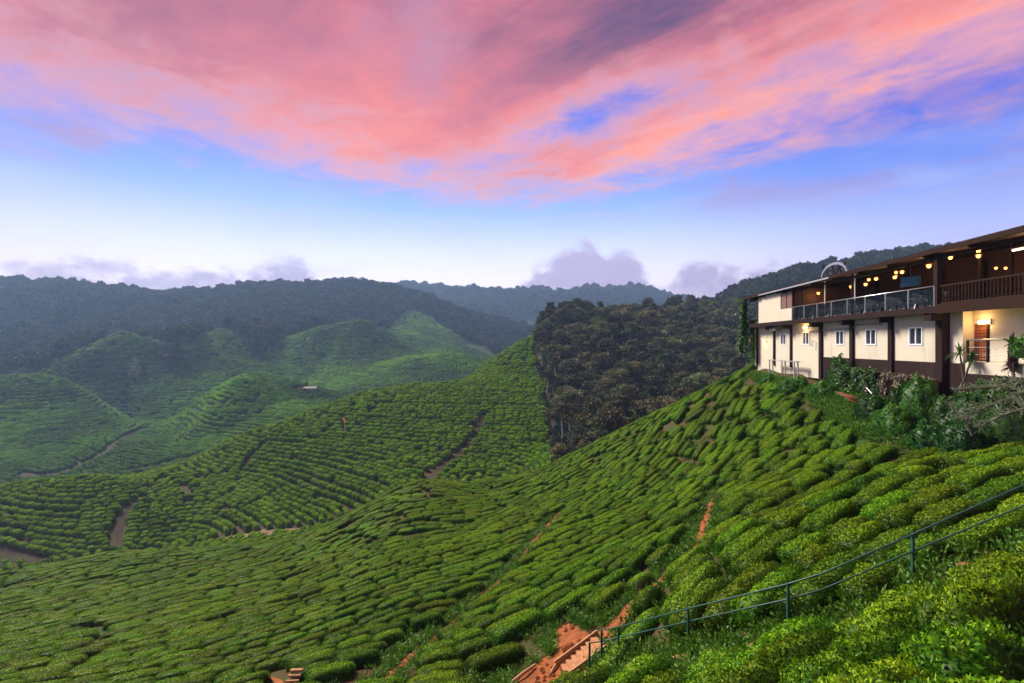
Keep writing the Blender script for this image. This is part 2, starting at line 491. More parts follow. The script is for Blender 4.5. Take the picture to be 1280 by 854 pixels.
GPX = np.linspace(-400, 1700, 380)
GLD = np.linspace(math.log(2.6), math.log(2050), 560)
_PX, _LD = np.meshgrid(GPX, GLD, indexing='ij')
_D = np.exp(_LD)
_Z = (HY - surf_rows(_PX, _D)) / F * _D
_X = (_PX - 640) / F * _D
BUSH_H = .68
_Z -= BUSH_H * np.clip((620 - _D) / 60, 0, 1)
# where forest covers the far ridges the control rows name the tree tops
_Z -= 6.0 * np.clip((_D - 560) / 120, 0, 1)
for (cpx, cd, ch, cr) in ((155, 432, 27.0, 64), (275, 482, 27.0, 62), (330, 318, 19.0, 54), (440, 520, 12.0, 60), (560, 440, 5.0, 60), (60, 335, 4.0, 50), (520, 192, 2.0, 40)):
    _th = np.arctan2(_D - cd, _X - (cpx - 640) / F * cd)
    _r = np.hypot(_X - (cpx - 640) / F * cd, (_D - cd)) / cr * (1 + .20 * np.cos(4 * _th + cpx))        # pointed, ridged tops of the valley hills
    _Z += ch * np.clip(1 - _r, 0, 1)
# relief: gentle swells near, gullied spurs far away
_Z += fbm(_X / 5.0, _D / 5.0, 3) * .5 * np.clip(_D / 25, .3, 1)
_rid = (np.abs(fbm(_X / 60, _D / 95, 9, 5)) * 2 - .22)
_Z -= _rid * np.clip((_D - 190) / 250, 0, 1) * np.clip(_D * .022, 0, 16)
_rid2 = (np.abs(fbm(_X / 170, _D / 330, 21, 5)) * 2 - .22)
_Z -= _rid2 * np.clip((_D - 700) / 500, 0, 1) * 48

def height(x, y):
    """bilinear ground height"""
    x = np.asarray(x, float); y = np.asarray(y, float)
    yy = np.clip(y, 2.7, 2040)
    px = np.clip(640 + F * x / yy, -399, 1699)
    i = (px - GPX[0]) / (GPX[1] - GPX[0]); j = (np.log(yy) - GLD[0]) / (GLD[1] - GLD[0])
    i0 = np.clip(i.astype(int), 0, len(GPX) - 2); j0 = np.clip(j.astype(int), 0, len(GLD) - 2)
    fi = i - i0; fj = j - j0
    return (_Z[i0, j0] * (1-fi) + _Z[i0+1, j0] * fi) * (1-fj) + (_Z[i0, j0+1] * (1-fi) + _Z[i0+1, j0+1] * fi) * fj

def col_row(x, y, z):
    return 640 + F * x / y, HY - F * z / y

def ground_at(px, row, dmin=3.0, dmax=1900.0, lift=0.0):
    """where a line of sight first meets the ground"""
    d = np.exp(np.linspace(math.log(dmin), math.log(dmax), 2500))
    x = (px - 640) / F * d
    z = (HY - row) / F * d
    hit = np.nonzero(height(x, d) + lift >= z)[0]
    k = hit[0] if len(hit) else len(d) - 1
    return Vector((x[k], d[k], float(height(x[k], d[k]))))

# house frame (needed to keep plants clear of it)
HO = Vector((23.0, 25.7, 0.0)); H1 = Vector((.0727, .9974, 0)); H2 = Vector((-.9974, .0727, 0))
def house_so(x, y):
    ax = x - HO.x; ay = y - HO.y
    return ax * H1.x + ay * H1.y, ax * H2.x + ay * H2.y

# ground sheet
nx_, ny_ = _Z.shape
_vi = np.arange(nx_ * ny_).reshape(nx_, ny_)
_q = np.stack([_vi[:-1, :-1], _vi[1:, :-1], _vi[1:, 1:], _vi[:-1, 1:]], -1).reshape(-1, 4)
gm = bpy.data.meshes.new('ground')
gm.vertices.add(nx_ * ny_)
gm.vertices.foreach_set('co', np.stack([_X, _D, _Z], -1).astype(np.float32).ravel())
gm.loops.add(_q.size)
gm.loops.foreach_set('vertex_index', _q.ravel().astype(np.int32))
gm.polygons.add(len(_q))
gm.polygons.foreach_set('loop_start', np.arange(0, _q.size, 4, dtype=np.int32))
gm.polygons.foreach_set('use_smooth', np.ones(len(_q), bool))
gm.update(calc_edges=True)
m = bpy.data.materials.new('hillside_soil')
m.use_nodes = True
q = NG(m.node_tree)
geo = q.new('ShaderNodeNewGeometry')
pos = geo.outputs['Position']
n1 = q.noise(pos, .35, 6, .6); n2 = q.noise(pos, 3.0, 6, .65); n3 = q.noise(pos, .02, 5, .6)
soil = q.mix(n2, (.045, .026, .016), (.11, .062, .036))
weed = q.mix(n2, (.018, .045, .008), (.045, .09, .015))
c = q.mix(q.sm(n1, .36, .56), weed, soil)
sy = q.new('ShaderNodeSeparateXYZ'); q.l.new(pos, sy.inputs[0])
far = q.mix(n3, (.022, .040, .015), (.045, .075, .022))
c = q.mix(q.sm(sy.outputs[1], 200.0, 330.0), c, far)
b_ = q.new('ShaderNodeBump'); b_.inputs['Strength'].default_value = .6; b_.inputs['Distance'].default_value = .08
q.l.new(n2, b_.inputs['Height'])
p = q.new('ShaderNodeBsdfPrincipled'); p.inputs['Roughness'].default_value = .95; p.inputs['Specular IOR Level'].default_value = .1
q.l.new(c, p.inputs['Base Color']); q.l.new(b_.outputs[0], p.inputs['Normal'])
o_ = q.new('ShaderNodeOutputMaterial'); q.l.new(p.outputs[0], o_.inputs[0])
gm.materials.append(m)
tag(link(bpy.data.objects.new('ground', gm)), 'soil and weeds of the rolling hills under the tea', kind='structure')

# ------------------------------------------------------------------ foliage meshes
def unit(a):
    return a / np.maximum(np.linalg.norm(a, axis=-1, keepdims=True), 1e-9)

def leaves_mesh(name, material, base, axis, normal, length, width, rnd, young, fold=.12, solid=None):
    """many separate leaf blades (two folded triangles each); solid = extra (verts, faces) of inner twig mass"""
    n = len(base)
    length = np.broadcast_to(length, (n,))[:, None]; width = np.broadcast_to(width, (n,))[:, None]
    axis = unit(axis)
    side = unit(np.cross(axis, normal))
    nn = np.cross(side, axis)
    mid = base + axis * length * .5 + nn * length * fold
    v = np.stack([base, mid - side * width / 2, base + axis * length, mid + side * width / 2], 1).reshape(-1, 3)
    i = np.arange(n)[:, None] * 4
    f = np.concatenate([i + np.array([[0, 2, 1]]), i + np.array([[0, 3, 2]])], 1).reshape(-1, 3)
    tone = np.zeros((n * 4, 4), np.float32)
    tone[:, 0] = np.repeat(rnd, 4); tone[:, 1] = np.repeat(young, 4); tone[:, 3] = 1
    if solid:
        sv, sf = solid
        f = np.concatenate([f, sf + len(v)]); v = np.concatenate([v, sv])
        tt = np.zeros((len(sv), 4), np.float32); tt[:, 0] = .25; tt[:, 3] = 1
        tone = np.concatenate([tone, tt])
    me = bpy.data.meshes.new(name)
    me.vertices.add(len(v)); me.vertices.foreach_set('co', v.astype(np.float32).ravel())
    me.loops.add(f.size); me.loops.foreach_set('vertex_index', f.ravel().astype(np.int32))
    me.polygons.add(len(f)); me.polygons.foreach_set('loop_start', np.arange(0, f.size, 3, dtype=np.int32))
    me.update(calc_edges=True)
    a = me.attributes.new('tone', 'FLOAT_COLOR', 'POINT')
    a.data.foreach_set('color', tone.ravel())
    me.materials.append(material)
    return me

def mound_solid(L, W, H, p, shape, k=.94, nu=22, nv=7):
    th = np.linspace(0, 2 * np.pi, nu, endpoint=False)
    ph = np.linspace(-.25, np.pi / 2, nv)
    T, Q = np.meshgrid(th, ph)
    d = np.stack([np.cos(T) * np.cos(Q), np.sin(T) * np.cos(Q), np.sin(Q)], -1).reshape(-1, 3)
    q = shape(d) * k * np.array([L / 2, W / 2, H])
    f = []
    for j in range(nv - 1):
        for i in range(nu):
            a, b = j * nu + i, j * nu + (i + 1) % nu
            f += [(a, b, b + nu), (a, b + nu, a + nu)]
    return q, np.array(f)

def bush_mesh(name, L, W, H, n, leaf, seed, material=None, p=5.0, rough=.045, loose=(.94, 1.02), upright=.35, youngk=.4, zmin=-.15, wfac=.42):
    r = np.random.default_rng(seed)
    ph = r.uniform(0, 6.28, 6)
    def shape(d):
        rad = (np.abs(d) ** p).sum(-1) ** (-1 / p)
        th = np.arctan2(d[..., 1], d[..., 0])
        wob = 1 + .04 * np.sin(2 * th + ph[0]) + .04 * np.sin(3 * th + ph[1]) + .04 * np.sin(5 * th + ph[2])
        lump = 1 + rough * (np.sin(d[..., 0] * 7 + ph[3]) * np.sin(d[..., 1] * 6 + ph[4]) + .6 * np.sin(d[..., 2] * 9 + d[..., 0] * 11 + ph[5]))
        q = d * rad[..., None] * lump[..., None]
        q = q * np.stack([wob, wob, np.ones_like(wob)], -1)
        return q
    d = unit(r.normal(size=(n, 3)))
    d[:, 2] = np.abs(d[:, 2]) * 1.0
    low = r.random(n) < .12
    d[low, 2] *= -.3
    d = unit(d)
    q = shape(d)
    nrm = unit(np.sign(q) * np.abs(q) ** (p - 1) / np.array([L / 2, W / 2, H]))
    base = q * np.array([L / 2, W / 2, H]) * r.uniform(*loose, (n, 1))
    rv = r.normal(size=(n, 3))
    ax = nrm * .42 + rv * .6 + np.array([0, 0, upright])
    ln = leaf * r.uniform(.7, 1.3, n)
    young = np.clip((nrm[:, 2] - .45) * 1.8, 0, 1) * (r.random(n) < youngk) * r.uniform(.4, 1, n)
    base = base - unit(ax) * ln[:, None] * .5
    return leaves_mesh(name, material or TEA, base, ax, nrm + rv * .5, ln, ln * wfac, r.random(n), young, solid=mound_solid(L, W, H, p, shape))

def proto(name, me):
    return bpy.data.objects.new(name, me)

def protos(coll_name, objs):
    c = bpy.data.collections.new(coll_name)
    for o in objs:
        c.objects.link(o)
    return c

def scatter(name, coll, pos, eul, scl, idx, label, cat=None, parent=None, kind='stuff'):
    """one object holding instances of the meshes in a collection"""
    me = bpy.data.meshes.new(name)
    n = len(pos)
    me.vertices.add(n)
    me.vertices.foreach_set('co', np.asarray(pos, np.float32).ravel())
    for nm, tp, arr, key in (('rot', 'FLOAT_VECTOR', eul, 'vector'), ('scl', 'FLOAT_VECTOR', scl, 'vector'), ('idx', 'INT', idx, 'value')):
        a = me.attributes.new(nm, tp, 'POINT')
        a.data.foreach_set(key, np.asarray(arr, np.int32 if tp == 'INT' else np.float32).ravel())
    o = link(bpy.data.objects.new(name, me), parent)
    ng = bpy.data.node_groups.new(name + '_nodes', 'GeometryNodeTree')
    ng.interface.new_socket('Geometry', in_out='INPUT', socket_type='NodeSocketGeometry')
    ng.interface.new_socket('Geometry', in_out='OUTPUT', socket_type='NodeSocketGeometry')
    N = ng.nodes; Lk = ng.links
    gi = N.new('NodeGroupInput'); go = N.new('NodeGroupOutput')
    ip = N.new('GeometryNodeInstanceOnPoints')
    ci = N.new('GeometryNodeCollectionInfo')
    ci.inputs['Collection'].default_value = coll
    ci.inputs['Separate Children'].default_value = True
    ci.inputs['Reset Children'].default_value = True
    def at(nm, t):
        a = N.new('GeometryNodeInputNamedAttribute'); a.data_type = t; a.inputs[0].default_value = nm
        return a.outputs[0]
    Lk.new(gi.outputs[0], ip.inputs['Points'])
    Lk.new(ci.outputs[0], ip.inputs['Instance'])
    ip.inputs['Pick Instance'].default_value = True
    Lk.new(at('idx', 'INT'), ip.inputs['Instance Index'])
    er = N.new('FunctionNodeEulerToRotation')
    Lk.new(at('rot', 'FLOAT_VECTOR'), er.inputs[0])
    Lk.new(er.outputs[0], ip.inputs['Rotation'])
    Lk.new(at('scl', 'FLOAT_VECTOR'), ip.inputs['Scale'])
    Lk.new(ip.outputs[0], go.inputs[0])
    md = o.modifiers.new('scatter', 'NODES')
    md.node_group = ng
    tag(o, label, cat, kind=kind)
    return o

# ------------------------------------------------------------------ rows of tea along the contours
def contour_rows(x0, x1, y0, y1, h, valid, sep, step, across=None, maxlen=400):
    """evenly spaced lines that follow the contours; returns list of polylines (n,2)"""
    gx = np.arange(x0, x1, h); gy = np.arange(y0, y1, h)
    XX, YY = np.meshgrid(gx, gy, indexing='ij')
    e = h
    dzx = (height(XX + e, YY) - height(XX - e, YY)); dzy = (height(XX, YY + e) - height(XX, YY - e))
    tx, ty = -dzy, dzx
    nrm = np.hypot(tx, ty) + 1e-9
    tx /= nrm; ty /= nrm
    s = np.where(tx < 0, -1.0, 1.0)
    tx *= s; ty *= s
    if across is not None:                 # planters also keep rows running across the slope
        ax_, ay_, wt = across(XX, YY)
        tx = tx * (1 - wt) + ax_ * wt; ty = ty * (1 - wt) + ay_ * wt
        nrm = np.hypot(tx, ty) + 1e-9
        tx /= nrm; ty /= nrm
    ok = valid(XX, YY)
    txl, tyl, okl = tx.tolist(), ty.tolist(), ok.tolist()
    sp = np.broadcast_to(sep(XX, YY), XX.shape).tolist()
    nxg, nyg = len(gx), len(gy)
    smax = max(map(max, sp))
    cells = {}
    def near(x, y, dmin, me):
        ci, cj = int(x // smax), int(y // smax)
        d2 = dmin * dmin
        for a in (ci - 1, ci, ci + 1):
            for b in (cj - 1, cj, cj + 1):
                for (qx, qy, qi) in cells.get((a, b), ()):
                    if qi != me and (qx - x) ** 2 + (qy - y) ** 2 < d2:
                        return True
        return False
    def look(x, y):
        i = int((x - x0) / h + .5); j = int((y - y0) / h + .5)
        if i < 0 or j < 0 or i >= nxg or j >= nyg or not okl[i][j]:
            return None
        return txl[i][j], tyl[i][j], sp[i][j]
    lines = []
    def grow(x, y):
        me = len(lines)
        l0 = look(x, y)
        if l0 is None or near(x, y, l0[2] * .97, me):
            return None
        halves = []
        own = {}
        for sg in (1, -1):
            pts = []
            cx, cy_ = x, y
            pdx, pdy = sg * l0[0], sg * l0[1]
            for k in range(maxlen):
                l = look(cx, cy_)
                if l is None: break
                ddx, ddy = l[0], l[1]
                if ddx * pdx + ddy * pdy < 0: ddx, ddy = -ddx, -ddy
                if ddx * pdx + ddy * pdy < .3: break
                ddx = .6 * ddx + .4 * pdx; ddy = .6 * ddy + .4 * pdy
                nx2, ny2 = cx + ddx * step, cy_ + ddy * step
                l2 = look(nx2, ny2)
                if l2 is None or near(nx2, ny2, l2[2] * .74, me): break
                kk = (int(nx2 / (l2[2] * .9)), int(ny2 / (l2[2] * .9)))
                if k - own.setdefault(kk, k) > 12: break
                pdx, pdy = ddx, ddy
                cx, cy_ = nx2, ny2
                pts.append((cx, cy_))
            halves.append(pts)
        line = halves[1][::-1] + [(x, y)] + halves[0]
        for (ax, ay) in line:
            cells.setdefault((int(ax // smax), int(ay // smax)), []).append((ax, ay, me))
        lines.append(line)
        return line
    queue = []
    seeds = [(x0 + (x1 - x0) * a, y0 + (y1 - y0) * b) for a in np.linspace(.05, .95, 9) for b in np.linspace(.05, .95, 9)]
    cand = [(gx[i], gy[j]) for i in range(0, nxg, max(1, int(smax / h * .7))) for j in range(0, nyg, max(1, int(smax / h * .7))) if okl[i][j]]
    for sd in seeds + cand:
        ln = grow(*sd)
        if ln: queue.append(ln)
        while queue:
            L_ = queue.pop(0)
            for k in range(0, len(L_), 3):
                px_, py_ = L_[k]
                l = look(px_, py_)
                if l is None: continue
                for sg in (1, -1):
                    ln = grow(px_ - sg * l[1] * l[2], py_ + sg * l[0] * l[2])
                    if ln: queue.append(ln)
    return lines

def chop(lines, lens, gap, sep, r, drop=.02):
    """cut rows into bushes: x, y, heading, length, width"""
    out = []
    for L_ in lines:
        a = np.array(L_)
        if len(a) < 2:
            continue
        seg = np.hypot(*(a[1:] - a[:-1]).T)
        s = np.r_[0, np.cumsum(seg)]
        t = r.uniform(0, .5)
        while True:
            k = float(sep(*a[min(len(a) - 1, int(t / max(s[-1], .01) * (len(a) - 1)))]))
            ln = r.uniform(*lens) * k
            if t + ln * .6 > s[-1]: break
            ln = min(ln, s[-1] - t)
            p0 = np.array([np.interp(t, s, a[:, 0]), np.interp(t, s, a[:, 1])])
            p1 = np.array([np.interp(t + ln, s, a[:, 0]), np.interp(t + ln, s, a[:, 1])])
            if r.random() > drop:
                out.append((*((p0 + p1) / 2 + r.normal(0, .07 * k, 2)), math.atan2(p1[1] - p0[1], p1[0] - p0[0]), ln, k))
            t += ln + r.uniform(*gap) * k
    return np.array(out)

def slope_euler(x, y, head, lean=1.0, e=.5):
    """rotation with local x along the row and local z leaning with the slope"""
    gx_ = (height(x + e, y) - height(x - e, y)) / (2 * e); gy_ = (height(x, y + e) - height(x, y - e)) / (2 * e)
    n = unit(np.stack([-gx_ * lean, -gy_ * lean, np.ones_like(gx_)], -1))
    t = np.stack([np.cos(head), np.sin(head), np.zeros_like(head)], -1)
    t = unit(t - n * (t * n).sum(-1, keepdims=True))
    b = np.cross(n, t)
    ry = -np.arcsin(np.clip(t[:, 2], -1, 1)); rx = np.arctan2(b[:, 2], n[:, 2]); rz = np.arctan2(t[:, 1], t[:, 0])
    return np.stack([rx, ry, rz], -1)

# --- paths first (bushes keep clear of them)
def ground_line(pts, dmin=3.0, dmax=120.0):
    """polyline on the ground from points named by column and row of the surface"""
    return [ground_at(a, b, dmin, dmax, lift=.0) for a, b in pts]

def resample(pts, ds):
    a = np.array([tuple(p)[:2] for p in pts])
    s = np.r_[0, np.cumsum(np.hypot(*(a[1:] - a[:-1]).T))]
    t = np.arange(0, s[-1] + ds * .5, ds)
    return np.stack([np.interp(t, s, a[:, 0]), np.interp(t, s, a[:, 1])], -1)

SOIL = mat('red_soil', (.27, .088, .032), .95, var=.8, scale=3.5, bump=1.0, bscale=14.0, spec=.1, coord='Object', stain=((.115, .05, .030), (1.1, 1.1, 1.1), .9))
PALE_SOIL = mat('dry_valley_soil', (.20, .135, .085), .95, var=.3, scale=.4, bump=.5, bscale=4.0, spec=.1)
PATHS = []
def path_strip(name, pts, width, material, label, ds=.35, lift=.035, edge=.35, broken=False):
    a = resample(pts, ds)
    t = np.gradient(a, axis=0)
    t /= np.hypot(*t.T)[:, None] + 1e-9
    nrm = np.stack([-t[:, 1], t[:, 0]], -1)
    n = len(a)
    wv = np.interp(np.linspace(0, 1, n), np.linspace(0, 1, len(width)), width) if isinstance(width, (list, tuple)) else np.full(n, width)
    if broken:                              # bushes close over the path in places
        wv = wv * np.clip(.35 + 3.2 * (fbm(a[:, 0] / 2.6 + 7, a[:, 1] / 2.6, 77, 3) + .14), .6, 1.3)
    cols = []
    for k, f in enumerate(np.linspace(-.5, .5, 7)):
        jit = fbm(a[:, 0] / .8 + 31 * k, a[:, 1] / .8, 40 + k, 3) * edge * 2 * (abs(f) * 2) ** 2
        q2 = a + nrm * (wv * f + wv * jit)[:, None]
        z = height(q2[:, 0], q2[:, 1]) + lift - .03 * (abs(f) * 2) ** 3
        cols.append(np.c_[q2, z])
    V = np.stack(cols, 1).reshape(-1, 3)
    mb = MB()
    mb.v = [tuple(p) for p in V]
    mb.f = [(i*7+k, (i+1)*7+k, (i+1)*7+k+1, i*7+k+1) for i in range(n-1) for k in range(6)]
    o = mb.build(name, material, None, smooth=True)
    tag(o, label, kind='structure')
    PATHS.append((a, wv))
    return o

def path_dist(X, Y):
    """distance beyond the edge of the nearest path"""
    best = np.full(X.shape, 1e9)
    for a, wv in PATHS:
        lo = a.min(0) - 4; hi = a.max(0) + 4
        m_ = (X > lo[0]) & (X < hi[0]) & (Y > lo[1]) & (Y < hi[1])
        if not m_.any(): continue
        xs, ys = X[m_], Y[m_]
        b = np.full(xs.shape, 1e9)
        for (qx, qy), w_ in zip(a, wv):
            b = np.minimum(b, np.hypot(xs - qx, ys - qy) - w_ / 2)
        best[m_] = np.minimum(best[m_], b)
    return best

BL = BUSH_H * .6       # sight lines named on bush tops meet the bare path a little lower
path_strip('dirt_path', ground_line([(893, 612), (886, 640), (882, 662), (868, 690), (835, 722), (803, 746), (778, 772), (748, 800)]), [.3, .35, .4, .45, .7, 1.0, 1.1], SOIL, 'red earth path climbing between the bushes towards the house', broken=True)
path_strip('dirt_path', ground_line([(700, 640), (672, 672), (655, 695), (630, 722), (597, 752), (570, 775), (545, 797), (520, 815), (490, 842), (468, 870)]), [.3, .6, .75, .7, .55, .6, .6, .7], SOIL, 'narrow orange footpath running down the tea slope', broken=True)
path_strip('dirt_path', ground_line([(745, 806), (722, 822), (700, 836), (678, 852), (650, 880)]), [1.2, 1.9, 2.0, 1.6, 1.4], SOIL, 'bare red earth around the foot of the steps')
path_strip('dirt_path', ground_line([(705, 783), (716, 805), (712, 826)]), [.5, 1.1, 1.3], SOIL, 'bare red bank above the wooden steps')
path_strip('dirt_path', ground_line([(312, 858), (328, 846), (346, 852), (354, 872)]), [.2, .3, .3, .35, .35], SOIL, 'patch of red earth among the bushes at the foot of the slope')
# the line of the green handrail: column, row of top rail, row of low rail, distance
RAIL = [(1420, 548, 575, 7.2), (1280, 606, 632, 8.9), (1141, 668, 689, 10.9), (1028, 717, 737, 11.5), (985, 730, 749, 12.1), (860, 761, 777, 13.9), (773, 784, 797, 16.0), (752, 788, 802, 16.1), (737, 804, 817, 15.7)]
def at(px, row, d): return Vector(((px - 640) / F * d, d, (HY - row) / F * d))
def rail_dist(px, row, d0):
    d = np.linspace(4, 26, 2000); x = (px - 640) / F * d
    k = np.nonzero((HY - row) / F * d - height(x, d) < 1.08)[0]
    return float(d[k[0]]) if len(k) else d0
RAIL = [(a, b, c_, rail_dist(a, b, d)) for a, b, c_, d in RAIL]
rail_xy = [at(a, b, d) for a, b, c_, d in RAIL]
rail_path = resample([(p.x - .05, p.y - .62) for p in rail_xy[:7]], .3)
PATHS.append((rail_path, np.full(len(rail_path), .25)))

# --- where tea grows
def sil_near(px): return np.interp(px, [-300, 0, 130, 300, 400, 520, 600, 700, 800, 900, 945, 1000, 1600], [76, 70, 76, 74, 67, 70, 78, 79, 71, 60, 54, 50, 40]) + 4
def sil_mid(px): return np.interp(px, [-300, 0, 130, 230, 300, 400, 460, 570, 600, 640, 690, 720], [150, 137, 142, 168, 176, 188, 194, 200, 230, 246, 256, 256])
def bare(X, Y, spots):
    m_ = np.zeros(X.shape, bool)
    for (cx, cy_, ra, rb, an) in spots:
        ux = (X - cx) * math.cos(an) + (Y - cy_) * math.sin(an); uy = -(X - cx) * math.sin(an) + (Y - cy_) * math.cos(an)
        m_ |= (ux / ra) ** 2 + (uy / rb) ** 2 < 1
    return m_
def valid_near(X, Y):
    px = 640 + F * X / Y
    s_, o_ = house_so(X, Y)
    ok = (Y < sil_near(px)) & (px > -130) & (px < 1400) & (np.hypot(X, Y) > 5.0)
    ok &= ~((s_ > -14) & (s_ < 25) & (o_ < 1.6))
    ok &= ~((s_ > -9) & (s_ < 8.5) & (o_ < np.interp(s_, [-9, -3, 0, 5, 8.5], [2.8, 3.2, 3.8, 3.0, 1.9])))
    ok &= path_dist(X, Y) > .22
    return ok

# bare gullies and tracks of the middle and far hills
def gl(pts, dmin, dmax=700): return ground_line(pts, dmin, dmax)
EARTH = mat('brown_earth', (.050, .042, .024), .95, var=.35, scale=.5, bump=.6, bscale=3.0, spec=.1)
path_strip('gully', gl([(603, 522), (596, 545), (575, 566), (548, 588), (535, 604)], 98), [.8, 1.4, 1.1, 1.6, 2.4], EARTH, 'bare brown gully between two tea fields on the middle hill', ds=.8, lift=.12)
path_strip('gully', gl([(206, 596), (185, 618), (155, 645), (147, 662), (150, 688)], 98), [.7, .7, 1.0, 1.6, .8], EARTH, 'dark eroded gully splitting the low left lobe of the middle hill', ds=.8, lift=.12)
path_strip('track', gl([(272, 676), (300, 672), (340, 666), (385, 662), (440, 652)], 96), [2.0, 3.6, 2.6, 2.0, 1.6], PALE_SOIL, 'pale dirt track along the foot of the middle hill', ds=.8, lift=.12)
path_strip('landslip', gl([(427, 521), (431, 529), (433, 537)], 98), [.8, 1.3, .6], SOIL, 'small red landslip scar on the middle hill', ds=.5, lift=.15)
path_strip('landslip', gl([(-25, 688), (5, 695), (45, 702), (62, 704)], 88), [3.0, 3.0, 2.0, 1.0], EARTH, 'brown bare bank at the valley bottom', ds=.8, lift=.12)
path_strip('track', gl([(372, 486), (388, 488), (402, 486)], 260), [3.0, 5.0, 2.5], PALE_SOIL, 'pale yard of bare earth around the valley shed', ds=1.5, lift=.25)
path_strip('track', gl([(28, 596), (55, 596), (85, 590), (135, 566), (160, 545), (182, 535)], 175), [3.0, 2.4, .9, 1.2, 1.0, .8], EARTH, 'brown track winding up the left valley', ds=1.5, lift=.25)
path_strip('track', gl([(165, 590), (215, 578), (250, 570)], 175), [1.0, 1.6, 1.0], EARTH, 'dark valley track behind the middle hill', ds=1.5, lift=.25)

# ------------------------------------------------------------------ tea bushes
BL0 = [bush_mesh('tea_bush', L_, 1.16, .86, n_, .088, 100 + i, youngk=.6, p=4.2, rough=.075, loose=(.90, 1.06)) for i, (L_, n_) in enumerate(((1.3, 3800), (1.3, 3800), (2.0, 5200), (2.0, 5200), (2.8, 7000), (2.8, 7000)))]
BLM = [bush_mesh('tea_bush_m', L_, 1.16, .74, n_, .088, 150 + i, youngk=.6, p=7.0, rough=.04) for i, (L_, n_) in enumerate(((1.3, 3000), (1.3, 3000), (2.0, 4200), (2.0, 4200), (2.8, 5600), (2.8, 5600)))]
BL0L = [1.3, 1.3, 2.0, 2.0, 2.8, 2.8]
BL1 = [bush_mesh('tea_bush_b', L_, 1.16, .72, n_, .11, 200 + i, youngk=.6, p=8.0, rough=.03) for i, (L_, n_) in enumerate(((1.3, 1900), (1.3, 1900), (2.0, 2600), (2.0, 2600), (2.8, 3400), (2.8, 3400)))]
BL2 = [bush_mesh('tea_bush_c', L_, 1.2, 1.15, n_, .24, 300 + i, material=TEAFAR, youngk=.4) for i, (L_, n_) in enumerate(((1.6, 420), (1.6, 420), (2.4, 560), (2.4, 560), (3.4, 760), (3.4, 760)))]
BL2L = [1.6, 1.6, 2.4, 2.4, 3.4, 3.4]
BL3 = [bush_mesh('tea_bush_d', 6.0, 1.3, .95, 260, .45, 400 + i, material=TEASHADE, rough=.14, youngk=.4) for i in range(4)]

r_ = np.random.default_rng(5)
def sep_near(x, y): return np.interp(np.hypot(x, y), [4, 13, 22, 40, 80], [1.04, .98, .84, .84, 1.0])
lines = contour_rows(-82, 28, 3, 90, .4, valid_near, sep_near, .42,
                     across=lambda X, Y: (np.ones_like(X), .12 + fbm(X / 14, Y / 14, 60, 3) * .9, np.interp(X, [-40, -15], [.45, .72])))
B1 = chop(lines, (1.2, 3.0), (.06, .16), sep_near, r_)
def pick_len(B, lens, width, r):
    lens = np.array(lens)
    want = B[:, 3][:, None]
    k = np.argmin(np.abs(lens[None, :] - want) + r.uniform(0, .25, (len(B), len(lens))), 1)
    return k
def place(B, lens, width, r, sink=.06, hvar=(.86, 1.12), lean=1.0, e=.6):
    k = pick_len(B, lens, width, r)
    z = height(B[:, 0], B[:, 1]) - sink
    pos = np.c_[B[:, 0], B[:, 1], z]
    eul = slope_euler(B[:, 0], B[:, 1], B[:, 2] + r.normal(0, .05, len(B)), lean, e)
    sc = np.c_[B[:, 3] / np.array(lens)[k] * 1.02, B[:, 4] / width * r.uniform(.88, 1.0, len(B)), r.uniform(*hvar, len(B)) * np.clip(B[:, 4] / 1.12, .72, 1.7)]
    return pos, eul, sc, k
pos, eul, sc, kk = place(B1, BL0L, 1.16, r_)
_ra = np.array(rail_path)
_rd = np.min(np.hypot(pos[:, 0][:, None] - _ra[:, 0], pos[:, 1][:, None] - _ra[:, 1]), 1)
sc[:, 2] *= np.interp(_rd, [.8, 2.4], [.72, 1.0])        # bushes along the steps are kept low
pxs, rws = col_row(pos[:, 0], pos[:, 1], pos[:, 2] + .6)
dist = np.hypot(pos[:, 0], pos[:, 1])
inview = (pxs > -15) & (pxs < 1295) & (rws < 880) & (rws > 430)
order = np.argsort(np.where(inview, dist, 1e9))
ind = order[:300]
rail_a = np.array(rail_path)
foot_a = PATHS[1][0]
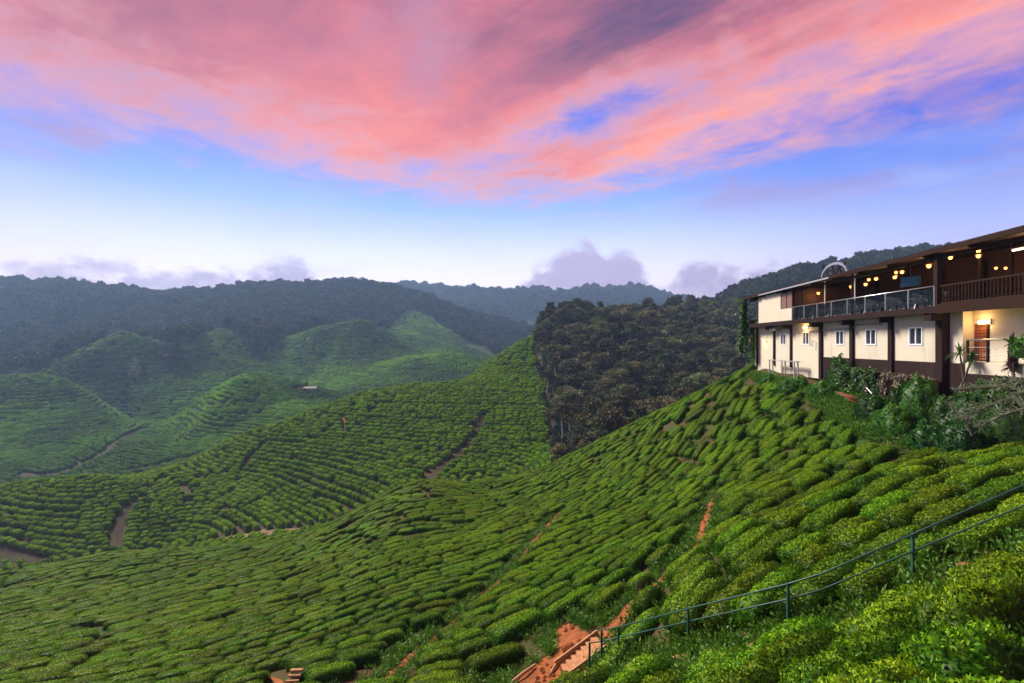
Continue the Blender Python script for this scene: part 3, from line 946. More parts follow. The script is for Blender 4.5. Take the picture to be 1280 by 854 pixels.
def bush_label(x, y):
    s_, o_ = house_so(x, y)
    dr = np.hypot(rail_a[:, 0] - x, rail_a[:, 1] - y)
    j = int(dr.argmin())
    t = rail_a[min(j + 1, len(rail_a) - 1)] - rail_a[max(j - 1, 0)]
    below = (t[0] * (y - rail_a[j, 1]) - t[1] * (x - rail_a[j, 0])) > 0       # side of the handrail towards the viewpoint
    dp = min(float(np.hypot(a[:, 0] - x, a[:, 1] - y).min()) for a in (PATHS[0][0],))
    ds_ = float(np.hypot(PATHS[2][0][:, 0] - x, PATHS[2][0][:, 1] - y).min())
    df = float(np.hypot(foot_a[:, 0] - x, foot_a[:, 1] - y).min())
    if ds_ < 2.4: return 'clipped tea bush growing around the bare red earth at the steps', 'tea bushes around the steps'
    if dr[j] < 1.9 and below: return 'leafy tea bush hugging the near side of the green handrail', 'tea bushes on the near side of the handrail'
    if dr[j] < 1.9: return 'leafy tea bush just behind the green handrail', 'tea bushes behind the handrail'
    if below and dr[j] < 30:
        nth = ('second', 'third', 'fourth', 'fifth', 'sixth', 'seventh', 'eighth', 'ninth', 'tenth', 'eleventh', 'twelfth', 'thirteenth', 'fourteenth')[min(12, int((dr[j] - 1.9) / 1.3))]
        return f'bright-shooted tea bush about {nth} row below the handrail steps', f'tea bushes in the {nth} row below the handrail'
    if dp < 2.0: return 'tea bush lining the red path that climbs towards the house', 'tea bushes lining the climbing red path'
    if df < 2.0: return 'rounded tea bush lining the narrow orange footpath', 'tea bushes lining the orange footpath'
    if o_ < 9: return 'dark tea bush in the rows right below the house', 'tea bushes below the house'
    if x > 3.5 and dr[j] < 4.5: return 'tea bush in the rows a few steps behind the handrail', 'tea bushes a little behind the handrail'
    if x > 3.5: return 'tea bush in the slanting rows midway between handrail and house', 'tea bushes between handrail and house'
    return 'flat-topped tea bush on the open slope left of the orange footpath', 'tea bushes on the open slope'
BR = mat('tea_stem', (.10, .075, .05), .9, var=.3)
def stems_mesh(seed, L_):
    r = random.Random(seed); mb = MB()
    for i in range(int(5 * L_)):
        x = r.uniform(-L_ * .38, L_ * .38); y = r.uniform(-.25, .25)
        mb.tube([(x, y, -.25), (x + r.uniform(-.08, .08), y + r.uniform(-.08, .08), .25), (x + r.uniform(-.25, .25), y + r.uniform(-.25, .25), .6)], [.035, .025, .012], 5, False)
    return mb.mesh('stems', BR)
ST = {L_: stems_mesh(int(L_ * 10), L_) for L_ in (1.3, 2.0, 2.8)}
for i in ind:
    k = int(kk[i])
    o = bpy.data.objects.new('tea_bush', BL0[k] if dist[i] < 15 else BLM[k])
    o.location = pos[i]; o.rotation_euler = eul[i]; o.scale = sc[i]
    link(o)
    lb, gr = bush_label(pos[i, 0], pos[i, 1])
    lb = ('short ', 'short ', 'mid-length ', 'mid-length ', 'long ', 'long ')[k] + lb
    gr = ('short ', 'short ', 'mid-length ', 'mid-length ', 'long ', 'long ')[k] + gr
    tag(o, lb, 'tea bush', gr)
    tag(link(bpy.data.objects.new('stems', ST[BL0L[k]]), o), kind='stuff')
rest = np.ones(len(B1), bool); rest[ind] = False
C0 = protos('tea_proto_a', [proto(f'a{i}', m_) for i, m_ in enumerate(BLM)] + [proto(f'b{i}', m_) for i, m_ in enumerate(BL1)])
idx = np.where(dist < 24, kk, kk + 6)
scatter('tea_rows', C0, pos[rest], eul[rest], sc[rest], idx[rest], 'dense rows of clipped tea bushes covering the slope below the house')
print('near bushes', len(B1))

def valid_mid(X, Y):
    px = 640 + F * X / Y
    lim = np.interp(Y, [95, 125, 150, 180, 200, 222, 256], [705, 694, 688, 684, 674, 668, 690])
    ok = (Y > sil_near(px) + 18) & (Y > 92) & (Y < sil_mid(px) + 8) & (px < lim) & (px > -120)
    ok &= path_dist(X, Y) > .1
    return ok
def sep_mid(x, y): return np.interp(y, [95, 150, 260], [1.38, 1.5, 1.8]) + 0 * x
lines = contour_rows(-190, 40, 92, 268, .9, valid_mid, sep_mid, .8)
B2 = chop(lines, (.9, 2.2), (.10, .26), sep_mid, r_)
p2, e2, s2, k2 = place(B2, BL2L, 1.32, r_, sink=.1, hvar=(.9, 1.2), e=1.2)
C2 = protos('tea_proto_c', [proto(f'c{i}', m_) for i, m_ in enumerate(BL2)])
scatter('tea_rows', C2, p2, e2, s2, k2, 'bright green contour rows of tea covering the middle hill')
print('mid bushes', len(B2))

def valid_far(X, Y):
    px = 640 + F * X / Y
    up = np.interp(px, [-200, 0, 60, 105, 155, 190, 215, 240, 275, 300, 325, 350, 460, 530, 560, 600, 660], [395, 398, 385, 420, 456, 436, 400, 445, 500, 462, 440, 520, 560, 590, 640, 600, 470])
    ok = (Y > sil_mid(px) + 22) & (Y < up) & (px > -130) & (px < 660)
    ok |= (px > 470) & (px < 580) & (Y > 560) & (Y < np.interp(px, [470, 510, 540, 580], [600, 760, 740, 650]))
    ok &= path_dist(X, Y) > 1.2
    return ok
def sep_far(x, y): return np.interp(y, [180, 300, 600, 800], [1.7, 2.0, 2.8, 3.6]) + 0 * x
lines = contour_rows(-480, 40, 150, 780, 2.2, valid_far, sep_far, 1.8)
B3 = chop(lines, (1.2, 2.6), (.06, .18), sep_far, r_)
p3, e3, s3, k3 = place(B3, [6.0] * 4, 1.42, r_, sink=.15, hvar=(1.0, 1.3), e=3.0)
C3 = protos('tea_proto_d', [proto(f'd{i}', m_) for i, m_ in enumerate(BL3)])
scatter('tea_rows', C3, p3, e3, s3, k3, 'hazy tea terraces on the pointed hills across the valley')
print('far rows', len(B3))

# ------------------------------------------------------------------ forest
def crown_mesh(name, seed, rad, hgt, base, nblob, per, leaf, material=None):
    r = np.random.default_rng(seed)
    B, AX, NR, RN, LITTOP = [], [], [], [], []
    for b in range(nblob):
        th = r.uniform(0, 6.28); rr2 = rad * math.sqrt(r.random()) * .78
        zz = base + hgt * r.uniform(.12, .86) * (1 - .35 * (rr2 / rad) ** 2)
        c_ = np.array([rr2 * math.cos(th), rr2 * math.sin(th), zz])
        br = rad * r.uniform(.24, .44)
        d = unit(r.normal(size=(per, 3))); d[:, 2] = np.where(d[:, 2] < -.3, -d[:, 2], d[:, 2])
        q = c_ + d * br * np.array([1, 1, .72]) * r.uniform(.55, 1.06, (per, 1))
        B.append(q); AX.append(d * .5 + r.normal(size=(per, 3)) * .7); NR.append(d + r.normal(size=(per, 3)) * .35)
        t = r.uniform(.15, .75)
        RN.append(np.clip(t + r.normal(0, .18, per), 0, 1)); LITTOP.append((d[:, 2] > .25) * (r.random(per) < .3) * r.uniform(.2, .8, per))  # upper leaves of each clump paler: lit crown tops put into the colour
    B = np.concatenate(B); n = len(B)
    ln = leaf * r.uniform(.6, 1.4, n)
    return leaves_mesh(name, material or FOREST, B, np.concatenate(AX), np.concatenate(NR), ln, ln * .75, np.concatenate(RN), np.concatenate(LITTOP), fold=.08)

def trunk_mesh(name, seed, h, r0, rad, hgt, base):
    r = random.Random(seed); mb = MB()
    pts = [(0, 0, -1.5)]
    x = y = 0
    for k in range(1, 6):
        x += r.uniform(-.25, .25); y += r.uniform(-.25, .25)
        pts.append((x, y, (base + hgt * .62) * k / 5))
    mb.tube(pts, [r0 * 1.25, r0, r0 * .85, r0 * .7, r0 * .5, r0 * .25], 7, False)
    for k in range(7):
        z0 = base + hgt * r.uniform(-.02, .4); a = r.uniform(0, 6.28); l = rad * r.uniform(.5, .85)
        f = min(1, z0 / (base + hgt * .62))
        s = Vector((x * f, y * f, z0))
        mb.tube([s, s + Vector((math.cos(a) * l * .5, math.sin(a) * l * .5, l * .35)), s + Vector((math.cos(a) * l, math.sin(a) * l, l * .55))], [r0 * .45, r0 * .3, r0 * .12], 5, False)
    return mb.mesh(name, BARK)

TREES = []   # (crown, trunk, label)
spec = [(3.6, 5.2, 6.0, 20), (4.4, 5.4, 5.0, 26), (3.2, 6.5, 4.5, 20), (3.6, 4.4, 10.0, 20), (3.0, 4.8, 4.0, 18), (5.0, 5.6, 6.2, 30), (2.6, 7.6, 5.2, 18)]
for i, (ra, hg, ba, nb) in enumerate(spec):
    TREES.append((crown_mesh('crown', 500 + i, ra, hg, ba, nb, 210, .42), trunk_mesh('trunk', 60 + i, ba + hg, .30, ra, hg, ba)))
TNAME = ['rounded olive-green forest tree', 'broad spreading forest tree', 'tall narrow-crowned forest tree', 'high-trunked forest tree with pale bare stem', 'small bushy forest tree', 'large domed forest tree', 'slender upright forest tree']

def poisson(x0, x1, y0, y1, valid, sep, r):
    """jittered hexagonal spots"""
    out = []
    nx2 = int((x1 - x0) / sep); ny2 = int((y1 - y0) / (sep * .866))
    I, J = np.meshgrid(np.arange(nx2), np.arange(ny2), indexing='ij')
    X = x0 + (I + .5 * (J % 2)) * sep + r.uniform(-.34, .34, I.shape) * sep
    Y = y0 + J * sep * .866 + r.uniform(-.34, .34, I.shape) * sep
    ok = valid(X, Y)
    return np.stack([X[ok], Y[ok]], -1)

rf = np.random.default_rng(77)
def valid_forest(X, Y):
    px = 640 + F * X / np.maximum(Y, 1)
    lim = np.interp(Y, [95, 125, 150, 180, 200, 222, 250, 262, 330], [705, 694, 688, 685, 676, 670, 682, 686, 640])
    return (Y > np.maximum(100, sil_near(px) + 22)) & (px > lim + fbm(X / 9, Y / 9, 5, 3) * 34) & (px < 1130) & (Y < 345)
T1 = poisson(0, 190, 100, 345, valid_forest, 5.6, rf)
tz = height(T1[:, 0], T1[:, 1])
tk = rf.integers(0, len(TREES), len(T1))
tsc = rf.uniform(.72, 1.22, len(T1)) * np.interp(T1[:, 1], [100, 150, 260], [.85, .95, 1.05])
trot = rf.uniform(0, 6.28, len(T1))
tpx, trow = col_row(T1[:, 0], T1[:, 1], tz + 10)
def frontmost(px, row, d):
    """rank by closeness, only for those not hidden behind the near slope"""
    edge = np.interp(px, [640, 700, 800, 880, 935, 945, 1280], [598, 575, 525, 485, 450, 380, 290])
    return (row < edge + 4) & (px > -10) & (px < 1290)
vis = frontmost(tpx, trow, T1[:, 1])
ordr = np.argsort(np.where(vis, T1[:, 1], 1e9))
TI = set(ordr[:min(300, int(vis.sum()))].tolist())
for i in TI:
    k = int(tk[i])
    root = bpy.data.objects.new('forest_tree', None)
    root.location = (T1[i, 0], T1[i, 1], tz[i] - .3); root.rotation_euler = (0, 0, trot[i]); root.scale = (tsc[i], tsc[i], tsc[i] * rf.uniform(.9, 1.15))
    link(root)
    nm = TNAME[k]
    if tpx[i] < 730: lb = nm + ' beside the tea'
    elif T1[i, 1] > 235: lb = nm + ' high on the wooded ridge'
    elif T1[i, 1] < 165: lb = nm + ' low in the wood behind the slope'
    else: lb = nm + ' amid the hillside wood'
    tag(root, lb, 'tree', lb.replace('forest tree', 'forest trees'))
    link(bpy.data.objects.new('crown', TREES[k][0]), root)
    link(bpy.data.objects.new('trunk', TREES[k][1]), root)
print('forest trees', len(T1), 'individual', len(TI))
# joined crown + trunk prototypes for the mass of the woods
FR = []
for i, (cm, tm) in enumerate(TREES):
    FR.append(proto(f'f{i}', cm))
CF = protos('forest_proto_a', FR)
FL = [proto(f'g{i}', crown_mesh('far_crown', 700 + i, ra, hg, ba * .55, 12, 46, 1.1, FORESTDARK)) for i, (ra, hg, ba, nb) in enumerate(spec[:6])]
CG = protos('forest_proto_b', FL)
def wood(name, coll, pts, k, scale, label, r, sink=.5):
    z = height(pts[:, 0], pts[:, 1]) - sink
    n = len(pts)
    s = r.uniform(*scale, n)
    scatter(name, coll, np.c_[pts, z], np.c_[np.zeros((n, 2)), r.uniform(0, 6.28, n)], np.c_[s, s, s * r.uniform(.85, 1.25, n)], r.integers(0, k, n), label)
rest_i = np.array([i for i in range(len(T1)) if i not in TI])
if len(rest_i): wood('forest', CF, T1[rest_i], len(FR), (.75, 1.2), 'dense mass of forest trees filling the wooded ridge', rf)
def valid_under(X, Y):
    px = 640 + F * X / np.maximum(Y, 1)
    return valid_forest(X, Y) & (px < 960) & (Y < 300)
TU = poisson(0, 150, 100, 300, valid_under, 2.6, rf)
wood('undergrowth', CG, TU, len(FL), (.26, .5), 'dark scrub filling the forest floor between the trunks', rf, sink=.9)
def valid_right(X, Y):
    px = 640 + F * X / Y
    return (Y >= 345) & (Y < 560) & (px > 760) & (px < 1330)
T2 = poisson(60, 640, 345, 560, valid_right, 6.2, rf)
wood('forest', CG, T2, len(FL), (.6, 1.5), 'dark forest climbing the tall ridge behind the house', rf)
def valid_left(X, Y):
    px = 640 + F * X / Y
    lo = np.interp(px, [-200, 0, 60, 105, 155, 190, 215, 240, 275, 300, 325, 350, 460, 560, 600, 640, 760], [397, 400, 387, 422, 458, 438, 402, 447, 502, 464, 442, 522, 562, 660, 640, 500, 420])
    ok = (Y > lo) & (Y < 960) & (px > -160) & (px < 790)
    ok &= ~((px > 470) & (px < 580) & (Y > 560) & (Y < np.interp(px, [470, 510, 540, 580], [600, 760, 740, 650])))
    ok &= ~((px > 640) & (Y < 400))
    return ok
T3 = poisson(-1150, 260, 360, 960, valid_left, 8.2, rf)
wood('forest', CG, T3, len(FL), (.7, 1.75), 'blue-shadowed forest covering the long left ridge', rf)
def valid_back(X, Y):
    px = 640 + F * X / Y
    return (Y > 1150) & (Y < 1680) & (px > 380) & (px < 1000)
T4 = poisson(-700, 1000, 1150, 1680, valid_back, 14.0, rf)
wood('forest', CG, T4, len(FL), (1.0, 2.6), 'hazy blue forest on the farthest mountains', rf)
print('woods', len(T2), len(T3), len(T4))

# ------------------------------------------------------------------ the terrace house on the hill
HZ = -2.0                                   # level of the house's foot below the eye
house = empty('terrace_house', (HO.x, HO.y, HZ), math.atan2(H1.y, H1.x))
tag(house, 'two-storey cream hillside house with open lamplit terrace, dark posts and low sloping roof', 'house')
def hs(px, row, o):
    """house coordinates (along, height) of what stands at a column and row in the plane o"""
    uu = (px - 640) / F
    s = (HO.x + H2.x * o - uu * (HO.y + H2.y * o)) / (uu * H1.y - H1.x)
    y = HO.y + H1.y * s + H2.y * o
    return s, (HY - row) / F * y - HZ
def hw(s, o, z):
    """house coordinates -> world"""
    return HO + H1 * s + H2 * o + Vector((0, 0, z + HZ))
CREAM = mat('cream_render', (.55, .50, .41), .85, var=.07, scale=1.2, bump=.08, bscale=40, stain=((.30, .26, .20), (2.2, 2.2, .25), .5))
CREAM2 = mat('upper_boarding', (.55, .50, .41), .8, var=.06, scale=.8, stain=((.40, .34, .28), (2.0, 2.0, .25), .35))
BROWN = mat('dark_brown_paint', (.022, .012, .012), .75, spec=.1, var=.25, scale=3, stain=((.05, .035, .03), (2, 2, .6), .5))
WOOD = mat('dark_wood', (.026, .012, .008), .75, spec=.1, var=.35, scale=5)
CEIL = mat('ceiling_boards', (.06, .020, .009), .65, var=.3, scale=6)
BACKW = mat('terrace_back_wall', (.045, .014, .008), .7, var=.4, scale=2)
ROOFM = mat('roof_sheet', (.035, .028, .028), .7, spec=.1, var=.3, scale=2)
STEEL = mat('steel_tube', (.55, .56, .58), .3, metal=.9, var=.1)
WHITE = mat('white_paint', (.72, .73, .75), .5, var=.08)
FRAMEW = mat('window_frame_paint', (.70, .73, .80), .45, var=.05)
DARKGL = mat('window_glass', (.02, .028, .045), .06, var=.2, spec=.9)
CURT = mat('window_curtain', (.16, .13, .12), .9, var=.3, scale=9)
FLOORM = mat('terrace_floor', (.16, .10, .075), .6, var=.25, scale=3)
REDW = mat('lattice_wood', (.30, .105, .050), .6, var=.25, scale=6)
GUT = mat('gutter_metal', (.36, .36, .40), .45, metal=.3, var=.15)
def glass_mat(name, tint, alpha):
    m = bpy.data.materials.new(name); m.use_nodes = True
    q = NG(m.node_tree)
    out = q.new('ShaderNodeOutputMaterial'); tr = q.new('ShaderNodeBsdfTransparent'); gl_ = q.new('ShaderNodeBsdfGlossy')
    tr.inputs[0].default_value = (*tint, 1); gl_.inputs['Roughness'].default_value = .04
    fr = q.new('ShaderNodeFresnel'); fr.inputs[0].default_value = 1.5
    mx = q.new('ShaderNodeMixShader')
    q.put(mx.inputs[0], q.m('ADD', q.m('MULTIPLY', fr.outputs[0], .8), alpha))
    q.l.new(tr.outputs[0], mx.inputs[1]); q.l.new(gl_.outputs[0], mx.inputs[2]); q.l.new(mx.outputs[0], out.inputs[0])
    return m
PANE = glass_mat('railing_glass', (.82, .88, .90), .02)

COLS = [0.0, 3.9, 7.7, 11.5, 16.1, 19.2, 22.8]
S_END = 23.5; S_NEAR = -10.0
Z_DECK = 3.66; Z_FLOOR = 3.92               # deck bottom and top above the house foot
Z_WALL0 = 1.0                               # top of the brown plinth
WIN = {0: (2.0, 1.0, 1.95, 2.95), 1: (5.85, 1.0, 1.95, 2.95), 2: (9.2, .95, 1.95, 2.95), 3: (13.8, 1.0, 1.95, 2.95), 4: (17.6, .95, 1.95, 2.9)}
# lower storey: one wall panel for each bay, with a real opening for its window
for i in range(len(COLS) - 1):
    a, b = COLS[i] + .02, COLS[i + 1] - .02
    z0 = Z_WALL0 if i < 3 else -.7
    mb = MB()
    if i in WIN:
        c_, w_, wa, wb = WIN[i]
        mb.box(a, c_ - w_/2, -.22, 0, z0, Z_DECK).box(c_ + w_/2, b, -.22, 0, z0, Z_DECK)
        mb.box(c_ - w_/2, c_ + w_/2, -.22, 0, z0, wa).box(c_ - w_/2, c_ + w_/2, -.22, 0, wb, Z_DECK)
    else:
        mb.box(a, b, -.22, 0, z0, Z_DECK)
    mb.build('wall_panel', CREAM, house)
    if i in WIN:
        fr = MB()
        t = .055
        fr.box(c_ - w_/2 - .03, c_ - w_/2 + t, -.10, .035, wa - .03, wb + .03).box(c_ + w_/2 - t, c_ + w_/2 + .03, -.10, .035, wa - .03, wb + .03)
        fr.box(c_ - w_/2 + t, c_ + w_/2 - t, -.10, .035, wa - .03, wa + t).box(c_ - w_/2 + t, c_ + w_/2 - t, -.10, .035, wb - t, wb + .03)
        fr.box(c_ - .035, c_ + .035, -.09, .03, wa + t, wb - t)
        w = fr.build('window', FRAMEW, house)
        for sg in (-1, 1):
            x0 = c_ + sg * (.035 + (w_/2 - t)) / 2
            hw_ = (w_/2 - t - .035) / 2
            MB().box(x0 - hw_, x0 + hw_, -.07, -.055, wa + t, wb - t).build('pane', DARKGL, w)
        if i in (1, 2): MB().box(c_ + .08, c_ + w_/2 - .06, -.20, -.17, wa + .06, wb - .06).build('curtain', CURT, w)
# picture-rail joint lines of the wall: a shallow ledge under the deck on each bay
for i in range(len(COLS) - 1):
    if i < 3:
        MB().box(COLS[i] + .2, COLS[i + 1] - .2, 0.002, .02, 3.22, 3.25).build('wall_joint', CREAM, house)
MB().box(.0, COLS[3], -.3, .03, -.9, Z_WALL0).build('plinth', BROWN, house)
for i, s in enumerate(COLS):
    w_ = .34 if i else .44
    pr = .16 if i else .30
    if i > 3: w_, pr = .26, .12
    MB().box(s - w_/2, s + w_/2, -.12, pr, -1.2 if i < 4 else .0, Z_DECK).build('column', BROWN, house)
    if i < 6:
        ln = .86
        MB().box(s - (.17 if i else .24), s + (.17 if i else .24), pr + .002, ln, Z_DECK - (.36 if i else .42), Z_DECK - .004).build('bracket_beam', BROWN, house)
# room behind the lower windows, so that nothing is seen through
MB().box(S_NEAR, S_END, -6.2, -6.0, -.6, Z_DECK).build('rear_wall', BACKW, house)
MB().box(S_END - .2, S_END, -6.0, -.02, -.2, Z_DECK).build('end_wall', CREAM, house)
# recessed near bay with the lattice door
MB().box(-.90, -.23, -.32, -.10, Z_WALL0, Z_DECK).build('wall_panel', CREAM, house)
MB().box(S_NEAR, -1.87, -.75, -.55, .6, Z_DECK).build('wall_panel', CREAM, house)
MB().box(-1.02, -.903, -.75, -.10, .6, Z_DECK).build('wall_return', CREAM, house)
MB().box(-1.867, -1.023, -.75, -.55, 3.0, Z_DECK).build('wall_panel', CREAM, house)
MB().box(-3.2, -.23, -.34, .02, -.9, Z_WALL0 - .003).build('plinth', BROWN, house)
door = MB().box(-1.86, -1.03, -.72, -.68, 1.17, 2.99).build('door', REDW, house)
for k in range(6): MB().box(-1.85 + k * .155, -1.81 + k * .155, -.678, -.64, 1.19, 2.97).build('lattice_bar', REDW, door)
for k in range(12): MB().box(-1.85, -1.035, -.638, -.615, 1.22 + k * .15, 1.255 + k * .15).build('lattice_slat', REDW, door)
MB().box(-1.98, -1.872, -.548, -.50, 1.163, 3.05).build('door_frame', WOOD, house)
# balcony in front of the door
MB().box(S_NEAR, -.905, -.548, -.343, .60, 1.155).build('door_sill', FLOORM, house)
MB().box(S_NEAR, -2.75, -.34, 1.2, .58, 1.16).build('balcony_slab', CREAM, house, bevel=.02)
bal = MB().tube([(S_NEAR, 1.12, 2.19), (-2.8, 1.12, 2.19), (-2.8, -.3, 2.19)], .032, 8).build('balcony_rail', STEEL, house, smooth=True)
for s in (-2.8, -3.85, -4.95, -6.2, -7.4, -8.6):
    MB().box(s - .04, s + .04, 1.08, 1.16, 1.163, 2.16).build('rail_post', BROWN, bal)
for z in (1.5, 1.84): MB().tube([(S_NEAR, 1.12, z), (-2.84, 1.12, z)], .012, 6).build('rail_wire', STEEL, bal)
# deck and its dark edge beam
MB().box(S_NEAR, S_END - .3, -6.0, .86, Z_DECK, Z_FLOOR).build('deck', FLOORM, house)
MB().box(-.75, S_END - .3, .863, .95, Z_DECK - .04, Z_FLOOR + .05).build('deck_fascia', BROWN, house)
MB().box(S_NEAR, -.755, .863, 1.02, Z_DECK - .10, Z_FLOOR + .12).build('deck_fascia', WOOD, house)
# solid upper block at the far end
def at_o(px, row, o): return hs(px, row, o)
sA, sB, sC = hs(990, 390, .9)[0], hs(976, 390, .9)[0], hs(953, 390, .9)[0]
MB().box(sB, sC, .70, .92, Z_FLOOR + .055, 6.45).build('upper_wall_panel', CREAM2, house)
MB().box(sA, sB - .01, .70, .915, Z_FLOOR + .055, 5.0).build('upper_wall_panel', CREAM2, house)
MB().box(sC + .01, sC + 1.1, .55, .78, Z_FLOOR + .055, 6.4).build('upper_wall_panel', CREAM2, house)
w = MB().box(sA + .04, sB - .05, .72, .84, 5.01, 6.40).build('window', WOOD, house)
for k in range(2):
    MB().box(sA + .10 + k * (sB - sA) / 2, sA + (k + 1) * (sB - sA) / 2 - .04, .841, .86, 5.06, 6.36).build('pane', mat('rosy_pane', (.20, .11, .10), .35, var=.2), w)
MB().box(sA, sA + .12, -5.5, .69, Z_FLOOR, 6.6).build('partition_wall', BACKW, house)
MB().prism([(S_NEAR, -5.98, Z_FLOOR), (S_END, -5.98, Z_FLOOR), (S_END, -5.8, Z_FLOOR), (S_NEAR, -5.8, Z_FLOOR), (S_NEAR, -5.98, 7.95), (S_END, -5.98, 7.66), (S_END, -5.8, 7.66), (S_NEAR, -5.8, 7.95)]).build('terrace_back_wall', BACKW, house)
for k in range(9): MB().box(-8.5 + k * 3.2, -8.2 + k * 3.2, -5.79, -5.6, Z_FLOOR, 7.2).build('wall_pilaster', WOOD, house)
# roof: sheet sloping up from the eave, a little higher towards the near end
def eave(s): return 6.62 + (S_END - s) * .0085
RP = math.tan(R(9))
EO = 1.2
def slab(s0, s1, o0, o1, dz0, dz1):
    z = lambda s, o: eave(s) + (EO - o) * RP
    return MB().prism([(s0, o0, z(s0, o0) + dz0), (s1, o0, z(s1, o0) + dz0), (s1, o1, z(s1, o1) + dz0), (s0, o1, z(s0, o1) + dz0),
                       (s0, o0, z(s0, o0) + dz1), (s1, o0, z(s1, o0) + dz1), (s1, o1, z(s1, o1) + dz1), (s0, o1, z(s0, o1) + dz1)])
rf_o = slab(S_NEAR - 2, S_END + .6, -7.0, EO, .0, .05).build('roof', ROOFM, house)
for k in range(46):
    s = S_NEAR - 1.8 + k * .78
    slab(s, s + .06, -7.0, EO + .02, .052, .085).build('sheet_rib', ROOFM, rf_o)
slab(S_NEAR - 2, S_END + .5, EO + .004, EO + .06, -.16, .075).build('eave_board', WOOD, house)
slab(8.2, 19.5, EO + .064, EO + .16, -.13, -.02).build('gutter', GUT, house)
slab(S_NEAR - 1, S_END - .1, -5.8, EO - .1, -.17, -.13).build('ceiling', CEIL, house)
for k in range(12):
    s = -8.5 + k * 2.75
    slab(s, s + .12, -5.8, EO - .02, -.33, -.172).build('rafter', WOOD, house)
slab(S_NEAR, S_END - .5, .62, .76, -.48, -.332).build('eave_beam', WOOD, house)
# posts of the terrace
def post(px, o, r, m_, z0=Z_FLOOR):
    s = hs(px, 380, o)[0]
    MB().tube([(s, o, z0), (s, o, eave(s) + (EO - o) * RP - .17)], r, 8).build('terrace_post', m_, house)
for px in (1002, 1065): post(px, .80, .06, BROWN)
for px in (1031, 1068.5): post(px, .70, .035, WHITE)
s = hs(1172, 380, .8)[0]
MB().box(s - .13, s + .13, .66, .92, Z_FLOOR, eave(s) - .12).build('terrace_post', WOOD, house)
for px in (1225, 1265): post(px, -1.8, .07, WOOD)
for px in (1042, 1090, 1130): post(px, -3.0, .06, WOOD)
# glass balustrade
s0, s1 = hs(1171, 360, .9)[0] + .15, sA - .02
n_b = 8
rail = MB().tube([(s0, .90, Z_FLOOR + 1.10), (s1, .90, Z_FLOOR + 1.10)], .034, 8).build('glass_railing', STEEL, house, smooth=True)
for k in range(n_b + 1):
    s = s0 + (s1 - s0) * k / n_b
    MB().box(s - .028, s + .028, .872, .928, Z_FLOOR + .053, Z_FLOOR + 1.07).build('rail_post', STEEL, rail)
for k in range(n_b):
    a = s0 + (s1 - s0) * k / n_b + .05; b = s0 + (s1 - s0) * (k + 1) / n_b - .05
    MB().box(a, b, .895, .905, Z_FLOOR + .12, Z_FLOOR + 1.0).build('glass_panel', PANE, rail)
# turned wooden balustrade of the near part
tb = MB().box(S_NEAR, s0 - .45, .86, .98, Z_FLOOR + 1.0, Z_FLOOR + 1.09).build('wooden_balustrade', WOOD, house)
MB().box(S_NEAR, s0 - .45, .88, .96, Z_FLOOR + .125, Z_FLOOR + .20).build('bottom_rail', WOOD, tb)
bal_me = MB().lathe([(.03, 0), (.045, .05), (.03, .12), (.055, .25), (.035, .42), (.03, .6), (.045, .7), (.03, .8)], 8).mesh('baluster', WOOD)
k = 0
s = s0 - .6
while s > S_NEAR:
    o = bpy.data.objects.new('baluster', bal_me); o.location = (s, .92, Z_FLOOR + .2); link(o, tb)
    s -= .19
# pipes and cables on the far bays
MB().tube([(13.0, .06, 3.05), (7.6, .06, 3.06), (7.3, .10, 3.3), (4.9, .10, 3.28), (4.7, .12, 3.2)], .045, 8).build('conduit', mat('grey_pipe', (.20, .19, .18), .6), house, smooth=True)
MB().tube([(13.05, .05, 3.05), (13.05, .05, 1.9), (12.8, .05, 1.8), (12.7, .05, 2.3), (12.2, .05, 2.1), (12.25, .05, 1.5)], .014, 5).build('cable', MATS['dark_wood'], house)
MB().tube([(19.0, .06, 3.3), (18.6, .5, 3.5), (16.3, .5, 3.4)], .04, 6).build('conduit', MATS['grey_pipe'], house)
for s, o, z in ((18.9, .3, 3.35), (18.1, .3, 3.35)):
    MB().box(s - .3, s + .3, .15, .6, z - .15, z + .12).build('condenser_box', MATS['grey_pipe'], house)
# wire running above the roof
MB().tube([hw(s, .2, 0) * 0 + Vector((s, .2, eave(s) + .35 + .02 * (s + 4) ** 2 * .05)) for s in np.linspace(-9, 1.5, 12)], .012, 5).build('roof_wire', WOOD, house)

# arched frame sign standing on the roof
sg = empty('roof_sign', hw(8.6, .75, eave(8.6) + .12), math.atan2(H1.y, H1.x))
tag(sg, 'silvery arched sign frame with dark struts standing on the roof edge', 'sign')
mb = MB()
arc = [(1.55 * math.cos(t), 0, .92 * math.sin(t)) for t in np.linspace(0, math.pi, 21)]
arc2 = [(1.42 * math.cos(t), 0, .74 * math.sin(t)) for t in np.linspace(0, math.pi, 21)]
for i in range(20):
    a, b, c_, d_ = arc[i], arc[i+1], arc2[i+1], arc2[i]
    mb.prism([(a[0], -.05, a[2]), (b[0], -.05, b[2]), (c_[0], -.05, c_[2]), (d_[0], -.05, d_[2]), (a[0], .05, a[2]), (b[0], .05, b[2]), (c_[0], .05, c_[2]), (d_[0], .05, d_[2])])
mb.build('arch_band', STEEL, sg)
for (p0, p1) in (((-.9, 0, 0), (-.35, 0, .82)), ((.0, 0, 0), (.25, 0, .95)), ((.75, 0, 0), (.9, 0, .72)), ((-.9, 0, .45), (.9, 0, .35)), ((-.2, 0, .1), (-.75, 0, .6)), ((1.2, .0, .45), (1.32, 0, 1.0)), ((-1.2, .0, .45), (-1.3, 0, .8))):
    MB().bar(p0, p1, .07, .07).build('strut', BROWN, sg)
MB().box(-1.55, 1.55, -.06, .06, -.12, -.0).build('base_bar', BROWN, sg)

